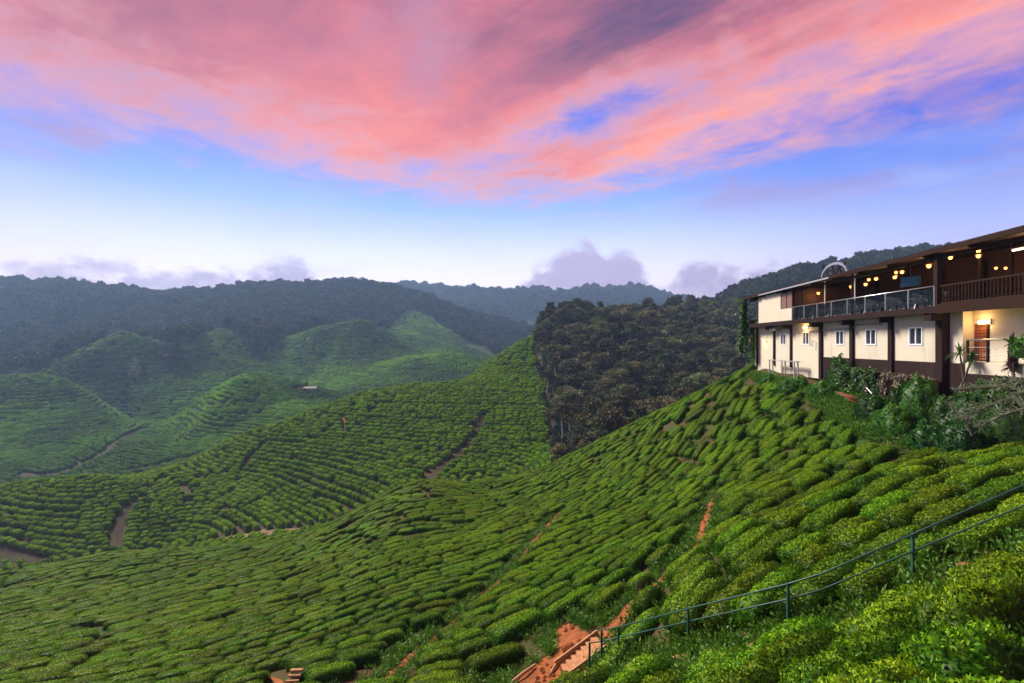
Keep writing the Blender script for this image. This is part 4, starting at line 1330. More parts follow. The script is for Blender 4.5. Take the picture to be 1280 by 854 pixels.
# ------------------------------------------------------------------ lamps
def emis(name, c, s):
    m = bpy.data.materials.new(name); m.use_nodes = True
    q = NG(m.node_tree); out = q.new('ShaderNodeOutputMaterial'); e = q.new('ShaderNodeEmission')
    e.inputs[0].default_value = (*c, 1); e.inputs[1].default_value = s
    q.l.new(e.outputs[0], out.inputs[0]); return m
BULB = emis('lit_bulb', (1.0, .43, .09), 3.6)
TUBE = emis('lit_tube', (1.0, .66, .34), 4)
WBULB = emis('lit_wall_lamp', (1.0, .60, .20), 5)
CABLE = mat('black_cable', (.02, .02, .02), .6)
pend = {'bulb': MB().lathe([(.001, -.085), (.05, -.075), (.085, -.03), (.095, .02), (.07, .075), (.03, .11), (.02, .14)], 12).mesh('bulb', BULB, True),
        'shade': MB().lathe([(.03, .14), (.035, .20), (.13, .13), (.155, .08), (.15, .075), (.12, .125), (.03, .185)], 14).mesh('shade', mat('amber_shade', (.35, .13, .04), .5), True)}
def lamp_light(parent, energy, loc=(0, 0, 0), rad=.09, c=(1.0, .55, .20)):
    l = bpy.data.lights.new('lamp_light', 'POINT'); l.energy = energy; l.shadow_soft_size = rad; l.color = c
    o = bpy.data.objects.new('lamp_light', l); o.location = loc; link(o, parent)
names = ['at the far end of the terrace', 'beside the white terrace pole', 'first of the trio over the glass railing', 'second of the trio over the glass railing', 'third of the trio over the glass railing',
         'left of the paired lamps above the chairs', 'upper of the paired lamps above the chairs', 'right of the paired lamps above the chairs', 'just left of the big terrace post',
         'just right of the big terrace post', 'upper of the two over the wooden balustrade', 'lower of the two over the wooden balustrade', 'small one deep inside the terrace', 'small second one deep inside the terrace', 'behind the thin white pole']
for k, (px, row, o, sc_, en) in enumerate([(1023, 367, -.8, 1, 16), (1064, 359, -.6, 1, 14), (1082, 356, -.8, 1, 9), (1086, 350, -1.6, .9, 9), (1095, 349, -1.0, 1, 9), (1118.5, 347, -.8, 1, 9), (1120, 341, -1.5, .9, 9), (1127.5, 340.5, -1.0, 1, 9),
                                       (1161, 333, -.6, 1.1, 16), (1188, 322.5, -.9, .95, 14), (1223, 314.5, -1.4, .85, 9), (1223, 320.5, -.9, .95, 9), (1245, 335.5, -4.6, .7, 3), (1257, 335.5, -4.6, .7, 3), (1030, 363, -2.2, .7, 6)]):
    s, z = hs(px, row, o)
    L_ = empty('pendant_lamp', hw(s, o, z))
    tag(L_, 'glowing orange pendant bulb ' + names[k], 'lamp', 'pendant lamps over the terrace')
    sc_ *= 1.05
    L_.scale = (sc_,) * 3
    for kk_ in ('bulb', 'shade'):
        link(bpy.data.objects.new(kk_, pend[kk_]), L_)
    zc_ = (eave(s) + (EO - o) * RP - .18 - z) / sc_
    MB().tube([(0, 0, .18), (0, 0, max(.25, zc_))], .009, 5).build('cord', CABLE, L_)
    lamp_light(L_, en * 1.5, (0, 0, -.16))
s, z = hs(1275, 311.5, -1.0)
L_ = empty('tube_lamp', hw(s, -1.0, z), math.atan2(H1.y, H1.x))
tag(L_, 'bright warm tube lamp under the terrace roof', 'lamp')
MB().tube([(-1.2, 0, 0), (.35, 0, 0)], .045, 8).build('tube', TUBE, L_, smooth=True)
MB().box(-1.25, .4, -.05, .05, .05, .11).build('housing', WHITE, L_)
lamp_light(L_, 12, (-.4, 0, -.15))
def wall_lamp(px, row, o, label, en, w_=.5, proud=.14, hood=False):
    s, z = hs(px, row, o)
    L_ = empty('wall_lamp', hw(s, o, z), math.atan2(H1.y, H1.x))
    tag(L_, label, 'lamp')
    MB().box(-w_/2, w_/2, .01, .05, -.12, .12).build('backplate', WHITE, L_)
    MB().box(-w_/2 + .02, w_/2 - .02, .052, proud, -.10, .09).build('diffuser', WBULB, L_, bevel=.02)
    if hood:
        MB().box(-w_*.9, w_*.9, .0, .35, .22, .26).build('hood', WHITE, L_)
    lamp_light(L_, en, (0, proud + .16, -.02), .12, (1.0, .58, .20))
wall_lamp(1232, 402.5, -.55, 'bright wall lamp above the lattice door', 30, .62)
wall_lamp(1008, 409.5, 0.0, 'bright wall lamp above a far lower window', 30, .55)
wall_lamp(957, 427, 0.0, 'small wall lamp at the far end of the lower wall', 16, .34, hood=True)

# ------------------------------------------------------------------ terrace furniture
SEATM = mat('teal_seat', (.035, .075, .085), .5); CHR = mat('white_metal', (.66, .66, .68), .35, metal=.4, var=.08); TTOP = mat('table_top', (.13, .075, .045), .4)
def chair_parts(leg_m, seat_m):
    P_ = []
    P_.append(('seat', MB().box(-.21, .21, -.21, .21, .43, .47).mesh('seat', seat_m)))
    mb = MB()
    for i in range(6):
        t0, t1 = -.21 + .07 * i, -.21 + .07 * (i + 1)
        f = lambda t: -.20 - .05 * (1 - (t / .21) ** 2)
        mb.prism([(t0, f(t0), .62), (t1, f(t1), .62), (t1, f(t1) + .025, .62), (t0, f(t0) + .025, .62), (t0, f(t0) - .05, .88), (t1, f(t1) - .05, .88), (t1, f(t1) - .025, .88), (t0, f(t0) - .025, .88)])
    P_.append(('backrest', mb.mesh('backrest', seat_m)))
    for sx in (-1, 1):
        P_.append(('leg', MB().tube([(sx * .25, .27, 0), (sx * .20, .19, .45), (sx * .21, .0, .64), (sx * .21, -.2, .66)], .026, 6).mesh('leg', leg_m)))
        P_.append(('leg', MB().tube([(sx * .25, -.30, 0), (sx * .20, -.2, .45), (sx * .2, -.25, .88)], .026, 6).mesh('leg', leg_m)))
    return P_
CH1 = chair_parts(CHR, SEATM); CH2 = chair_parts(CHR, CHR)
def thing_from(name, parts, loc, rz, label, cat, group):
    e = empty(name, loc, rz)
    tag(e, label, cat, group)
    for n_, me in parts: link(bpy.data.objects.new(n_, me), e)
    return e
TB = [('table_top', MB().box(-.4, .4, -.4, .4, .70, .74).mesh('table_top', TTOP)), ('pedestal', MB().lathe([(.03, .03), (.03, .70)], 8).mesh('pedestal', CHR)), ('foot', MB().lathe([(.001, 0), (.25, 0), (.25, .02), (.03, .045)], 12).mesh('foot', CHR))]
hrz = math.atan2(H1.y, H1.x)
rc = random.Random(3)
for k, s in enumerate((.9, 2.9, 4.9, 6.9, 8.9, 10.9, 12.9)):
    where = ('beside the big terrace post', 'next after the big post', 'under the paired lamps', 'under the bulb trio', 'below the roof sign', 'beside the white pole', 'near the end wall of the terrace')[k]
    thing_from('terrace_table', TB, hw(s, .05, Z_FLOOR), hrz, 'small square pedestal table ' + where, 'table', 'tables along the glass railing')
    light = k < 4
    for j, (ds, do, rz) in enumerate(((-.62, .0, -1.57), (.62, .0, 1.57), (.0, .62, 3.14))):
        c_ = thing_from('terrace_chair', CH2 if light else CH1, hw(s + ds + rc.uniform(-.06, .06), .05 + do * .85, Z_FLOOR), hrz + rz + rc.uniform(-.4, .4),
                        ('pale metal' if light else 'dark teal') + ' terrace chair drawn up to the table ' + where, 'chair', 'chairs at the table ' + where)
s, z = hs(1138, 352, -.2)
tv = empty('television', hw(s, -.2, z), hrz + .5)
tag(tv, 'bluish flat television hanging above the terrace railing', 'television')
MB().box(-.5, .5, -.04, .04, -.3, .3).build('casing', CABLE, tv)
MB().box(-.46, .46, .041, .05, -.26, .26).build('screen', mat('blue_screen', (.01, .03, .06), .5, spec=.1, emit=(.05, .14, .26), estr=.1), tv)
MB().tube([(0, 0, .3), (0, 0, 1.0)], .02, 6).build('hanger', CABLE, tv)

# ------------------------------------------------------------------ handrail along the hillside steps
GREENP = mat('green_paint', (.016, .085, .070), .45, var=.3, scale=8, stain=((.030, .026, .022), (3, 3, 3), .9), coord='Object')
hr = empty('handrail', (rail_xy[6].x, rail_xy[6].y, float(height(rail_xy[6].x, rail_xy[6].y))))
tag(hr, 'thin green metal handrail of two pipes descending beside the hillside steps', 'handrail')
hinv = Vector(hr.location)
def rel(p): return Vector(p) - hinv
top = [at(a, b, d) for a, b, c_, d in RAIL]; low = [at(a, c_, d) for a, b, c_, d in RAIL]
MB().tube([rel(p) for p in top[:8]], .019, 8).build('rail', GREENP, hr, smooth=True)
MB().tube([rel(p) for p in low[:8]] + [rel(top[8])], .018, 8).build('rail', GREENP, hr, smooth=True)
for k in (0, 2, 4, 5, 6, 7, 8):
    a = top[k]; gz = float(height(a.x, a.y)) - .25
    w_ = .05 if k < 6 else .06
    MB().box(a.x - hinv.x - w_/2, a.x - hinv.x + w_/2, a.y - hinv.y - w_/2, a.y - hinv.y + w_/2, min(gz, low[k].z - .3) - hinv.z, a.z - hinv.z + .02).build('post', GREENP, hr)

# ------------------------------------------------------------------ steps
CLAY = mat('clay_step', (.42, .20, .095), .9, var=.7, scale=6, bump=.3, bscale=14, stain=((.25, .10, .05), (1.5, 1.5, 1.5), .5))
PLANK = mat('weathered_plank', (.42, .24, .13), .85, var=.3, scale=4, stain=((.22, .13, .08), (1, 6, 6), .6))
p0 = ground_at(750, 810, 5, 40); p1 = ground_at(706, 842, 5, 40)
dirv = Vector((p1.x - p0.x, p1.y - p0.y, 0)); run = dirv.length; dirv.normalize()
side = Vector((-dirv.y, dirv.x, 0))
st = empty('wooden_steps', (p1.x, p1.y, p1.z), math.atan2(-dirv.y, -dirv.x))
tag(st, 'orange wooden steps with sawtooth edge at the bottom of the green handrail', 'steps')
n_s = 7
rise = max(.10, (p0.z - p1.z + .15) / n_s)
for k in range(n_s):
    x0 = k * run / n_s
    MB().prism([(x0 - .05, -.32, k * rise - .12), (x0 + run / n_s + .02, -.32, k * rise + .03), (x0 + run / n_s + .02, .32, k * rise + .03), (x0 - .05, .32, k * rise - .12),
                (x0 - .05, -.32, k * rise + .16), (x0 + run / n_s + .02, -.32, k * rise + .19), (x0 + run / n_s + .02, .32, k * rise + .19), (x0 - .05, .32, k * rise + .16)]).build('tread', CLAY, st, bevel=.012)
for sy, dz_ in ((-.39, .10), (.39, .14)):
    MB().bar((-.2, sy, -.02 + dz_), (run + .1, sy, n_s * rise + dz_), .05, .22).build('stringer', PLANK, st)
rp = resample([(p.x - .05, p.y - .62) for p in rail_xy[1:7]], .95)
up = empty('hillside_steps', (rp[-1][0], rp[-1][1], float(height(*rp[-1]))))
tag(up, 'flight of orange clay step blocks climbing beside the green handrail', 'steps')
for k, (x, y) in enumerate(rp[:-1]):
    z = float(height(x, y)); d2 = rp[k + 1] - rp[k]
    o = MB().box(-.15, .15, -.30, .30, -.15, .12).build('tread', CLAY, up, bevel=.02, loc=(x - up.location.x, y - up.location.y, z - up.location.z - .05))
    o.rotation_euler = (0, 0, math.atan2(d2[1], d2[0]) + random.uniform(-.08, .08))
s2_ = empty('earth_steps', ground_at(360, 866, 5, 60))
s2_.scale = (.55, .55, .55)
tag(s2_, 'short flight of red earth steps edged with poles in the lower slope', 'steps')
for k in range(5):
    MB().bar((-.45, k * .32, k * .16 + .04), (.45, k * .32 + .05, k * .16 + .05), .1, .1).build('step_edge', PLANK, s2_)
    MB().box(-.42, .42, k * .32 + .06, k * .32 + .27, k * .16 - .1, k * .16 + .03).build('tread', CLAY, s2_)
for k, (a, b, l_) in enumerate((((668, 836), (640, 856), 'long cut pole lying on the red earth left of the steps'), ((700, 828), (688, 846), 'pale plank leaning on the steps'), ((735, 845), (690, 862), 'thick pole lying below the sawtooth steps'))):
    q0 = ground_at(*a, 5, 40); q1 = ground_at(*b, 5, 40)
    o = MB().tube([q0 + Vector((0, 0, .12)), (q0 + q1) / 2 + Vector((0, 0, .13)), q1 + Vector((0, 0, .10))], [.05, .055, .045], 7).build('wooden_pole', PLANK)
    tag(o, l_, 'pole')

# ------------------------------------------------------------------ stones and clods
def rock_mesh(seed, sq=(1, 1, .7)):
    r = random.Random(seed); mb = MB(); n, m_ = 9, 6
    for j in range(m_ + 1):
        for i in range(n):
            t = 2 * math.pi * i / n; p = math.pi * j / m_
            k = 1 + r.uniform(-.22, .22)
            mb.v.append((math.cos(t) * math.sin(p) * sq[0] * k, math.sin(t) * math.sin(p) * sq[1] * k, math.cos(p) * sq[2] * k))
    for j in range(m_):
        for i in range(n):
            mb.f.append((j*n+i, (j+1)*n+i, (j+1)*n+(i+1) % n, j*n+(i+1) % n))
    return mb
STONE = mat('pink_rubble', (.36, .22, .17), .9, var=.35, scale=3, bump=.4, bscale=12)
RK = [rock_mesh(i).mesh('stone', STONE, False) for i in range(5)]
CLOD = [rock_mesh(20 + i).mesh('clod', SOIL, False) for i in range(3)]
o = tag(link(bpy.data.objects.new('clay_boulder', CLOD[0])), 'lumpy reddish clay boulder on bare earth above the steps', 'boulder')
o.location = ground_at(714, 817, 5, 40) + Vector((0, 0, .12)); o.scale = (.36, .28, .28)
rr_ = random.Random(9)
for k in range(26):
    px = rr_.uniform(1012, 1043); row = np.interp(px, [1012, 1043], [452, 463]) + rr_.uniform(-3, 5)
    s, z = hs(px, row, rr_.uniform(.5, 1.3))
    g_ = hw(s, rr_.uniform(.35, 1.3), 0)
    gz = float(height(g_.x, g_.y))
    o = link(bpy.data.objects.new('rubble_stone', RK[k % 5])); sc_ = rr_.uniform(.14, .34)
    o.location = (g_.x, g_.y, gz + sc_ * .4); o.scale = (sc_, sc_, sc_); o.rotation_euler = (0, 0, rr_.uniform(0, 6))
    tag(o, 'pinkish rubble stone heaped against the foot of the far wall', 'stone', 'rubble stones below the far wall')
for k in range(110):
    a, wv = PATHS[rr_.choice((0, 1, 2, 2, 3))]
    j = rr_.randrange(len(a)); x = a[j][0] + rr_.uniform(-.4, .4) * wv[j]; y = a[j][1] + rr_.uniform(-.4, .4) * wv[j]
    o = link(bpy.data.objects.new('clod', CLOD[k % 3])); sc_ = rr_.uniform(.03, .10)
    o.location = (x, y, float(height(x, y)) + .04); o.scale = (sc_, sc_, sc_)
    tag(o, 'small clod of dry red earth lying on a path', 'clod', 'clods on the red paths')

# ------------------------------------------------------------------ plants round the house
def shrub(x, y, L_, W_, H_, label, material=None, seed=0, leaf=.10, n=1800, sink=.1, cat='shrub', p=2.2, rz=0.0, wfac=.5, z=None, group=None):
    me = bush_mesh('shrub', L_, W_, H_, n, leaf, 900 + seed, material or SHRUB, p=p, rough=.16, youngk=.5, wfac=wfac)
    o = link(bpy.data.objects.new('shrub', me))
    o.location = (x, y, (float(height(x, y)) if z is None else z) - sink); o.rotation_euler = (0, 0, rz)
    tag(o, label, cat, group)
    mb = MB()
    for i in range(5):
        a = i * 1.3
        mb.tube([(0, 0, -.1), (math.cos(a) * L_ * .15, math.sin(a) * W_ * .15, H_ * .4), (math.cos(a) * L_ * .3, math.sin(a) * W_ * .3, H_ * .75)], [.03, .022, .01], 5, False)
    mb.build('stems', TWIG, o)
    return o
def hp(px, o): 
    w_ = hw(hs(px, 450, o)[0], o, 0); return w_.x, w_.y
for k, (px, o, L_, W_, H_, lb, m_) in enumerate((
        (1048, .75, 1.5, 1.2, 1.9, 'tall dark green shrub against the first plinth column', SHRUB), (1060, .9, 1.3, 1.1, 1.5, 'rounded dark shrub beside the tall shrub at the plinth', SHRUB),
        (1078, .9, 1.9, 1.1, 1.25, 'low leafy shrub under the middle lower window', SHRUB), (1098, .9, 1.4, 1.0, 1.3, 'shrub climbing the plinth between two columns', SHRUB),
        (1122, 1.6, 1.0, .9, 1.3, 'thin shrub growing out of the dry vines', SHRUB), (1150, 1.9, 1.7, 1.4, 2.3, 'bright yellow-green shrub in front of the dry vine wall', GRASS),
        (1092, 2.6, 2.2, 1.6, 1.2, 'spreading green shrub below the red roofing sheets', SHRUB), (1120, 2.9, 2.4, 1.7, 1.2, 'broad weed thicket on the bank under the vines', GRASS),
        (1165, 3.0, 2.0, 1.6, 1.2, 'shaggy thicket at the foot of the vine wall', SHRUB), (1190, 2.3, 2.0, 1.6, 2.2, 'dark thicket below the corner column', SHRUB),
        (1222, 2.0, 2.6, 1.8, 2.4, 'dark shrub in the gloom under the balcony', SHRUB), (1258, 1.9, 2.8, 1.8, 2.4, 'dark shrub below the balcony plants', SHRUB),
        (1203, 3.6, 1.6, 1.4, 1.7, 'spiky-leaved bush by the silvery plant', SHRUB), (1000, 1.1, 1.6, 1.0, .8, 'low weedy shrub beside the pale bench', GRASS),
        (1030, 2.0, 2.4, 1.5, .9, 'green creeper mound below the rubble stones', GRASS), (985, 1.9, 2.2, 1.4, .8, 'bright creeper mound in front of the pale bench', GRASS), (960, 1.6, 2.0, 1.2, .8, 'bright creeper mound at the far house corner', GRASS))):
    x, y = hp(px, o)
    shrub(x, y, L_, W_, H_, lb, m_, k, .13, int(1400 * L_), rz=hrz)

def vine_curtain(name, s0, s1, o, ztop, zbot, label, material, n, leaf, cat, seed, depth=.35, hang=1.0):
    r = np.random.default_rng(seed)
    s = r.uniform(s0, s1, n); t = r.random(n) ** .9
    zb = zbot + .5 * np.sin(s * 3.1) + r.normal(0, .2, n)
    z = ztop - t * (ztop - zb)
    oo = o + np.abs(r.normal(0, depth, n)) * (.5 + .5 * np.sin(s * 5 + z)) + .06 * np.sin(s * 9)
    B = np.stack([s, oo, z], -1)
    ax = np.stack([r.normal(0, .4, n), r.normal(.25, .3, n), -hang * np.ones(n) + r.normal(0, .5, n)], -1)
    nr = np.stack([r.normal(0, .4, n), np.ones(n), r.normal(.3, .4, n)], -1)
    ln = leaf * r.uniform(.6, 1.5, n)
    me = leaves_mesh(name, material, B, ax, nr, ln, ln * (.4 if hang > .9 else .7), r.random(n), (r.random(n) < .12) * r.random(n))
    ob = link(bpy.data.objects.new(name, me)); ob.location = (HO.x, HO.y, HZ); ob.rotation_euler = (0, 0, hrz)
    tag(ob, label, cat)
    mb = MB()
    for k in range(14):
        a = s0 + (s1 - s0) * (k + .5) / 14
        mb.tube([(a, o + .05, ztop), (a + .1, o + .08, (ztop + zbot) / 2), (a, o + .05, zbot)], .014, 4, False)
    mb.build('stems', TWIG, ob)
    return ob
# retaining wall behind the vines
RETW = mat('retaining_wall', (.15, .10, .085), .9, var=.3, scale=2, bump=.4, bscale=6)
o = MB().prism([(-.2, .45, -3.2), (7.4, .45, -2.0), (7.4, .75, -2.0), (-.2, .75, -3.2), (-.2, .45, .12), (7.4, .45, .35), (7.4, .75, .35), (-.2, .75, .12)]).build('retaining_wall', RETW)
o.location = (HO.x, HO.y, HZ); o.rotation_euler = (0, 0, hrz)
tag(o, 'low retaining wall under the plinth, hung with dry vines', 'wall')
vine_curtain('dry_vines', -.1, 6.2, .78, .35, -2.0, 'brown curtain of dry vines hanging below the plinth', DRYVINE, 9000, .26, 'vine', 1, .22)
vine_curtain('ivy', 3.6, 7.6, .98, .5, -.9, 'dark green ivy spilling over the retaining wall', SHRUB, 2600, .16, 'ivy', 2, .3, .4)
vine_curtain('creeper', 22.9, 24.2, 1.0, 6.5, 1.6, 'dark creeper curtain hanging from the far roof end', SHRUB, 3600, .20, 'creeper', 3, .25, .5)
vine_curtain('creeper', 22.6, 23.3, .35, 4.4, .2, 'bright climbing creeper column on the far corner post', GRASS, 2200, .16, 'creeper', 4, .16, .4)

def rosette(name, loc, stem_h, n, ln, material, label, cat='plant', droop=.5, seed=0, heads=1, wid=.06):
    r = np.random.default_rng(seed)
    e = empty(name, loc); tag(e, label, cat)
    mb = MB()
    for h_ in range(heads):
        tipx = Vector((r.uniform(-.25, .25) * (heads > 1), r.uniform(-.25, .25) * (heads > 1), stem_h * (1 - .3 * h_)))
        mb.tube([(0, 0, -.2), tuple(tipx * .5), tuple(tipx)], [.05, .04, .03], 6, False)
        me = MB()
        for i in range(n):
            a = r.uniform(0, 6.28); el_ = r.uniform(-.2, 1.35); l_ = ln * r.uniform(.7, 1.15)
            dh = Vector((math.cos(a) * math.cos(el_), math.sin(a) * math.cos(el_), math.sin(el_)))
            sd = Vector((-math.sin(a), math.cos(a), 0)) * wid / 2
            pts = [tipx + dh * l_ * t + Vector((0, 0, -droop * l_ * t * t * math.cos(el_))) for t in (0, .35, .7, 1)]
            b = len(me.v)
            for p, w_ in zip(pts, (.5, 1, .8, .05)):
                me.v += [tuple(p - sd * w_), tuple(p + sd * w_)]
            me.f += [(b, b+1, b+3, b+2), (b+2, b+3, b+5, b+4), (b+4, b+5, b+7, b+6)]
        m2 = me.mesh('leaf_crown', material)
        t_ = m2.attributes.new('tone', 'FLOAT_COLOR', 'POINT')
        cc = np.ones((len(me.v), 4), np.float32); cc[:, 0] = np.repeat(r.random(len(me.v) // 8), 8); cc[:, 1] = 0
        t_.data.foreach_set('color', cc.ravel())
        link(bpy.data.objects.new('leaf_crown', m2), e)
    mb.build('stem', TWIG, e)
    return e
def wp(px, row, o):
    s, z = hs(px, row, o); return hw(s, o, z)
b_ = wp(1205, 472, 1.7); rosette('dracaena', b_, 1.15, 46, .62, SHRUB, 'dark spiky dracaena standing beside the balcony end', droop=.5, seed=1, heads=2)
b_ = wp(1264, 455, 1.5); rosette('dracaena', b_, .85, 44, .62, SHRUB, 'pale green spiky plant in front of the balcony rail', droop=.4, seed=2)
b_ = wp(1268, 475, 1.7); rosette('cordyline', b_, .75, 60, .42, MAROON, 'dark maroon cordyline below the balcony edge', droop=.6, seed=3, heads=2)
b_ = wp(1266, 448, 1.35)
shrub(b_.x, b_.y, .32, .32, .95, 'slim dark topiary column at the balcony rail', MAROON, 60, .07, 700, z=b_.z - .1, cat='plant')
b_ = wp(1279, 440, 1.3)
shrub(b_.x, b_.y, .7, .6, .7, 'leafy yellow-green potted shrub at the balcony edge', GRASS, 61, .1, 700, z=b_.z, cat='plant')

def plume(e, pts, material, n, ln, seed):
    """arching stem set with narrow leaves"""
    r = np.random.default_rng(seed)
    P_ = np.array([tuple(p) for p in pts]); t = np.linspace(0, 1, len(P_))
    tt = r.random(n)
    base = np.stack([np.interp(tt, t, P_[:, k]) for k in range(3)], -1)
    tan = unit(np.stack([np.interp(np.minimum(tt + .03, 1), t, P_[:, k]) for k in range(3)], -1) - base + 1e-6)
    rv = unit(r.normal(size=(n, 3)))
    ax = tan * .55 + rv * .8 + np.array([0, 0, .12])
    l_ = ln * r.uniform(.6, 1.2, n)
    me = leaves_mesh('leaf_spray', material, base, ax, rv[:, [1, 2, 0]] + np.array([0, 0, .8]), l_, l_ * .13, r.random(n), r.random(n) * .5, fold=.05)
    o = link(bpy.data.objects.new('leaf_spray', me), e)
    MB().tube([tuple(p) for p in pts], [.035] * (len(pts) - 1) + [.012], 5, False).build('stem', TWIG, e)
rootp = wp(1300, 520, 3.6)
pl = empty('silver_plant', rootp); tag(pl, 'large silvery plant with long arching feathery stems below the balcony', 'plant')
for k, (ends, o0) in enumerate((([(1300, 500), (1260, 482), (1225, 484), (1190, 487)], 3.0), ([(1300, 515), (1265, 496), (1235, 508), (1192, 527)], 3.8), ([(1300, 500), (1285, 478), (1262, 474), (1240, 480)], 2.6),
                                ([(1300, 525), (1280, 510), (1250, 520), (1222, 535)], 4.2), ([(1310, 520), (1290, 490), (1275, 492), (1262, 505)], 3.4), ([(1212, 545), (1203, 525), (1195, 512), (1188, 503)], 3.6), ([(1215, 545), (1208, 528), (1212, 512), (1218, 503)], 3.8))):
    pts = [wp(a, b, o0) - rootp for a, b in ends]
    plume(pl, pts, SILVER, 170 if k < 5 else 90, .34, 40 + k)

# pale bench under the far bays
bn = empty('bench', wp(978, 453, .8), hrz); tag(bn, 'long pale bench standing at the foot of the far wall', 'bench')
MB().box(-2.6, 2.4, -.2, .2, .12, .17).build('seat', GUT, bn)
for s in (-2.3, -.2, 2.1):
    for yy in (-.14, .14): MB().box(s - .05, s + .05, yy - .04, yy + .04, -1.3, .118).build('leg', GUT, bn)
# roofing sheets on the bank
RST = mat('rusty_sheet', (.26, .085, .045), .7, var=.35, scale=4)
for k in range(4):
    b_ = wp(1068 + k * 5.5, 490 + k * 3.2, 2.0)
    mb = MB()
    for i in range(8):
        mb.prism([(-.8, i * .1, .0), (.8, i * .1, .0), (.8, i * .1 + .05, .03), (-.8, i * .1 + .05, .03), (-.8, i * .1, .012), (.8, i * .1, .012), (.8, i * .1 + .05, .042), (-.8, i * .1 + .05, .042)])
        mb.prism([(-.8, i * .1 + .05, .03), (.8, i * .1 + .05, .03), (.8, i * .1 + .1, .0), (-.8, i * .1 + .1, .0), (-.8, i * .1 + .05, .042), (.8, i * .1 + .05, .042), (.8, i * .1 + .1, .012), (-.8, i * .1 + .1, .012)])
    o = mb.build('roofing_sheet', RST); o.location = (b_.x, b_.y, float(height(b_.x, b_.y)) + .25 + k * .02); o.rotation_euler = (R(18), R(-22), hrz + .3 + k * .1)
    tag(o, 'rusty red corrugated sheet lying on the bank below the vines', 'roofing sheet', 'rusty roofing sheets on the bank')
q0 = wp(1083, 491, 2.4); q1 = wp(1090, 499, 2.6)
tag(MB().tube([q0 + Vector((0, 0, .3)), q1 + Vector((0, 0, .3))], .028, 6).build('white_pipe', WHITE), 'short white pipe lying beside the rusty sheets', 'pipe')

# weeds and grass on the bank below the house and along the steps
rg = np.random.default_rng(31)
def tuft(seed, n=40, h=.22):
    r = np.random.default_rng(seed)
    a = r.uniform(0, 6.28, n); rad = r.random(n) * .16
    base = np.stack([np.cos(a) * rad, np.sin(a) * rad, np.zeros(n)], -1)
    ax = np.stack([np.cos(a) * .5, np.sin(a) * .5, np.ones(n)], -1) + r.normal(0, .3, (n, 3))
    l_ = h * r.uniform(.4, 1.2, n)
    return leaves_mesh('tuft', GRASS, base, ax, r.normal(size=(n, 3)), l_, l_ * .11, r.random(n), r.random(n) * .5)
def weed(seed, n=70):
    r = np.random.default_rng(seed)
    d = unit(r.normal(size=(n, 3))); d[:, 2] = np.abs(d[:, 2])
    return leaves_mesh('weed', GRASS, d * r.random((n, 1)) * .3, d + r.normal(0, .5, (n, 3)), r.normal(size=(n, 3)) + np.array([0, 0, 1.]), .09 * r.uniform(.6, 1.4, n), .05, r.random(n), r.random(n) * .6)
CW = protos('weed_proto', [proto(f'w{i}', tuft(70 + i)) for i in range(3)] + [proto(f'x{i}', weed(80 + i)) for i in range(4)])
X = rg.uniform(-8, 26, 60000); Y = rg.uniform(6, 52, 60000)
s_, o_ = house_so(X, Y)
bank = (s_ > -12) & (s_ < 25) & (o_ > .9) & (o_ < np.interp(s_, [-12, -3, 0, 5, 8.5, 12, 25], [3.4, 3.7, 4.4, 3.6, 2.4, 1.7, 1.7]))
edge_p = (path_dist(X, Y) < .55) & (path_dist(X, Y) > .02)
keep = bank | (edge_p & (rg.random(len(X)) < .5))
railn = np.zeros(len(X), bool)
for (qx, qy) in rail_path[::2]: railn |= np.hypot(X - qx, Y - qy) < .6
keep |= railn & (rg.random(len(X)) < .6)
keep |= (rg.random(len(X)) < .10) & (o_ > 1.5) & (path_dist(X, Y) > .3)
X, Y = X[keep], Y[keep]; n = len(X)
sc_ = rg.uniform(.5, 1.5, n)
scatter('weeds', CW, np.c_[X, Y, height(X, Y)], np.c_[np.zeros((n, 2)), rg.uniform(0, 6.28, n)], np.c_[sc_, sc_, sc_], rg.integers(0, 7, n), 'bright green grass and weeds on the bank below the house')
print('weeds', n)

# dry saplings on the red path
def sapling(px, row, h, label, seed):
    r = random.Random(seed); p = ground_at(px, row, 5, 60); mb = MB()
    for k in range(6):
        a = r.uniform(0, 6.28); l_ = h * r.uniform(.4, .7)
        z0 = h * r.uniform(.3, .8)
        mb.tube([(0, 0, z0), (math.cos(a) * l_ * .3, math.sin(a) * l_ * .3, z0 + l_ * .3), (math.cos(a) * l_ * .55, math.sin(a) * l_ * .55, z0 + l_ * .7)], [.014, .010, .005], 4, False)
    mb.tube([(0, 0, -.1), (.03, .02, h * .5), (.0, .05, h)], [.03, .022, .008], 5, False)
    o = mb.build('dry_sapling', TWIG); o.location = p; tag(o, label, 'sapling')
sapling(796, 752, .75, 'bare dry sapling beside the climbing red path', 1)
sapling(738, 806, .6, 'small dry sapling next to the bottom post of the handrail', 2)

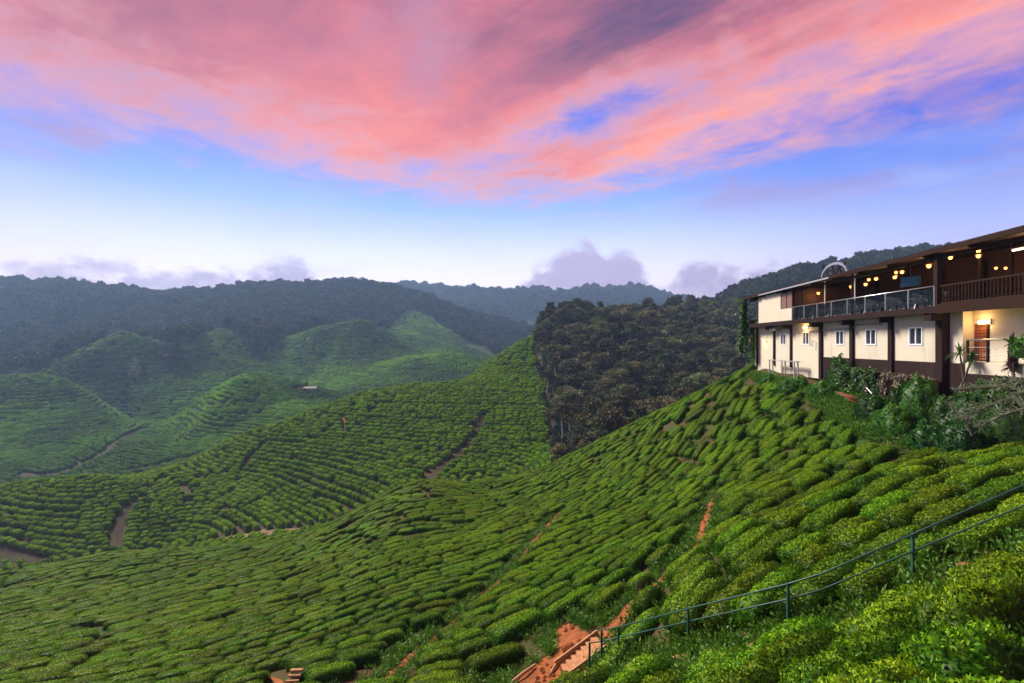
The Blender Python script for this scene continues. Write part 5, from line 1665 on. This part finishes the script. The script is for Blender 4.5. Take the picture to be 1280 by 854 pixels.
# ------------------------------------------------------------------ things across the valley
py = ground_at(169, 472, 200, 700)
pyl = empty('pylon', py); tag(pyl, 'faint lattice electricity pylon on the pointed tea hill', 'pylon')
GAL = mat('galvanised_steel', (.24, .25, .26), .5, metal=.4)
H_ = 17.0
def lw(z): return 3.0 * (1 - z / H_) ** .8 + .45
for sx in (-1, 1):
    for sy in (-1, 1):
        MB().tube([(sx * lw(z), sy * lw(z), z) for z in np.linspace(0, H_, 6)], .075, 5).build('leg', GAL, pyl)
mb = MB()
for k in range(7):
    z0, z1 = H_ * k / 7, H_ * (k + 1) / 7
    for (ax, ay, bx, by) in ((-1, -1, 1, -1), (1, -1, 1, 1), (1, 1, -1, 1), (-1, 1, -1, -1)):
        mb.bar((ax * lw(z0), ay * lw(z0), z0), (bx * lw(z1), by * lw(z1), z1), .06); mb.bar((bx * lw(z0), by * lw(z0), z0), (ax * lw(z1), ay * lw(z1), z1), .06)
mb.build('bracing', GAL, pyl)
for z in (11.5, 14, 16.2): MB().bar((-3.4, 0, z), (3.4, 0, z), .2).build('cross_arm', GAL, pyl)
sh_ = ground_at(388, 489, 260, 700)
sd = empty('farm_shed', sh_, .2); tag(sd, 'tiny pale-roofed shed at the valley track', 'shed')
sd.scale = (.7, .7, .7)
MB().box(-5, 5, -2.5, 2.5, -.5, 2.6).build('wall', MATS['grey_pipe'], sd)
MB().prism([(-5.5, -3, 2.5), (5.5, -3, 2.5), (5.5, 0, 3.9), (-5.5, 0, 3.9), (-5.5, -3, 2.65), (5.5, -3, 2.65), (5.5, 0, 4.05), (-5.5, 0, 4.05)]).prism([(-5.5, 0, 3.9), (5.5, 0, 3.9), (5.5, 3, 2.5), (-5.5, 3, 2.5), (-5.5, 0, 4.05), (5.5, 0, 4.05), (5.5, 3, 2.65), (-5.5, 3, 2.65)]).build('roof', MATS['grey_pipe'], sd)
for x in (-3, 0, 3): MB().box(x - .5, x + .5, -2.53, -2.49, .8, 1.8).build('window', DARKGL, sd)
for k in range(5):
    p = ground_at(318 + k * 4.2, 672 - (k % 2) * 2, 92, 200)
    o = link(bpy.data.objects.new('pale_rock', RK[k])); o.location = p + Vector((0, 0, .3)); o.scale = (.7, .6, .6)
    tag(o, 'pale boulder beside the dirt track at the hill foot', 'rock', 'pale boulders by the track')

# ------------------------------------------------------------------ valley haze
hz = bpy.data.materials.new('haze_air'); hz.use_nodes = True
q = NG(hz.node_tree)
pv = q.new('ShaderNodeVolumePrincipled')
pv.inputs['Color'].default_value = (.36, .60, 1.0, 1)
pv.inputs['Density'].default_value = .00031
pv.inputs['Anisotropy'].default_value = .2
out = q.new('ShaderNodeOutputMaterial'); q.l.new(pv.outputs[0], out.inputs['Volume'])
zlo, zhi = float(_Z.min()) - 2.0, float(_Z[:, _D[0] < 2040].max()) + 45.0
xm = float(np.abs(_X).max()) + 60
hz_o = MB().box(-xm, xm, -30, 2110, zlo, zhi).build('haze', hz)
tag(hz_o, 'thin bluish dusk haze filling the valley air', kind='stuff')
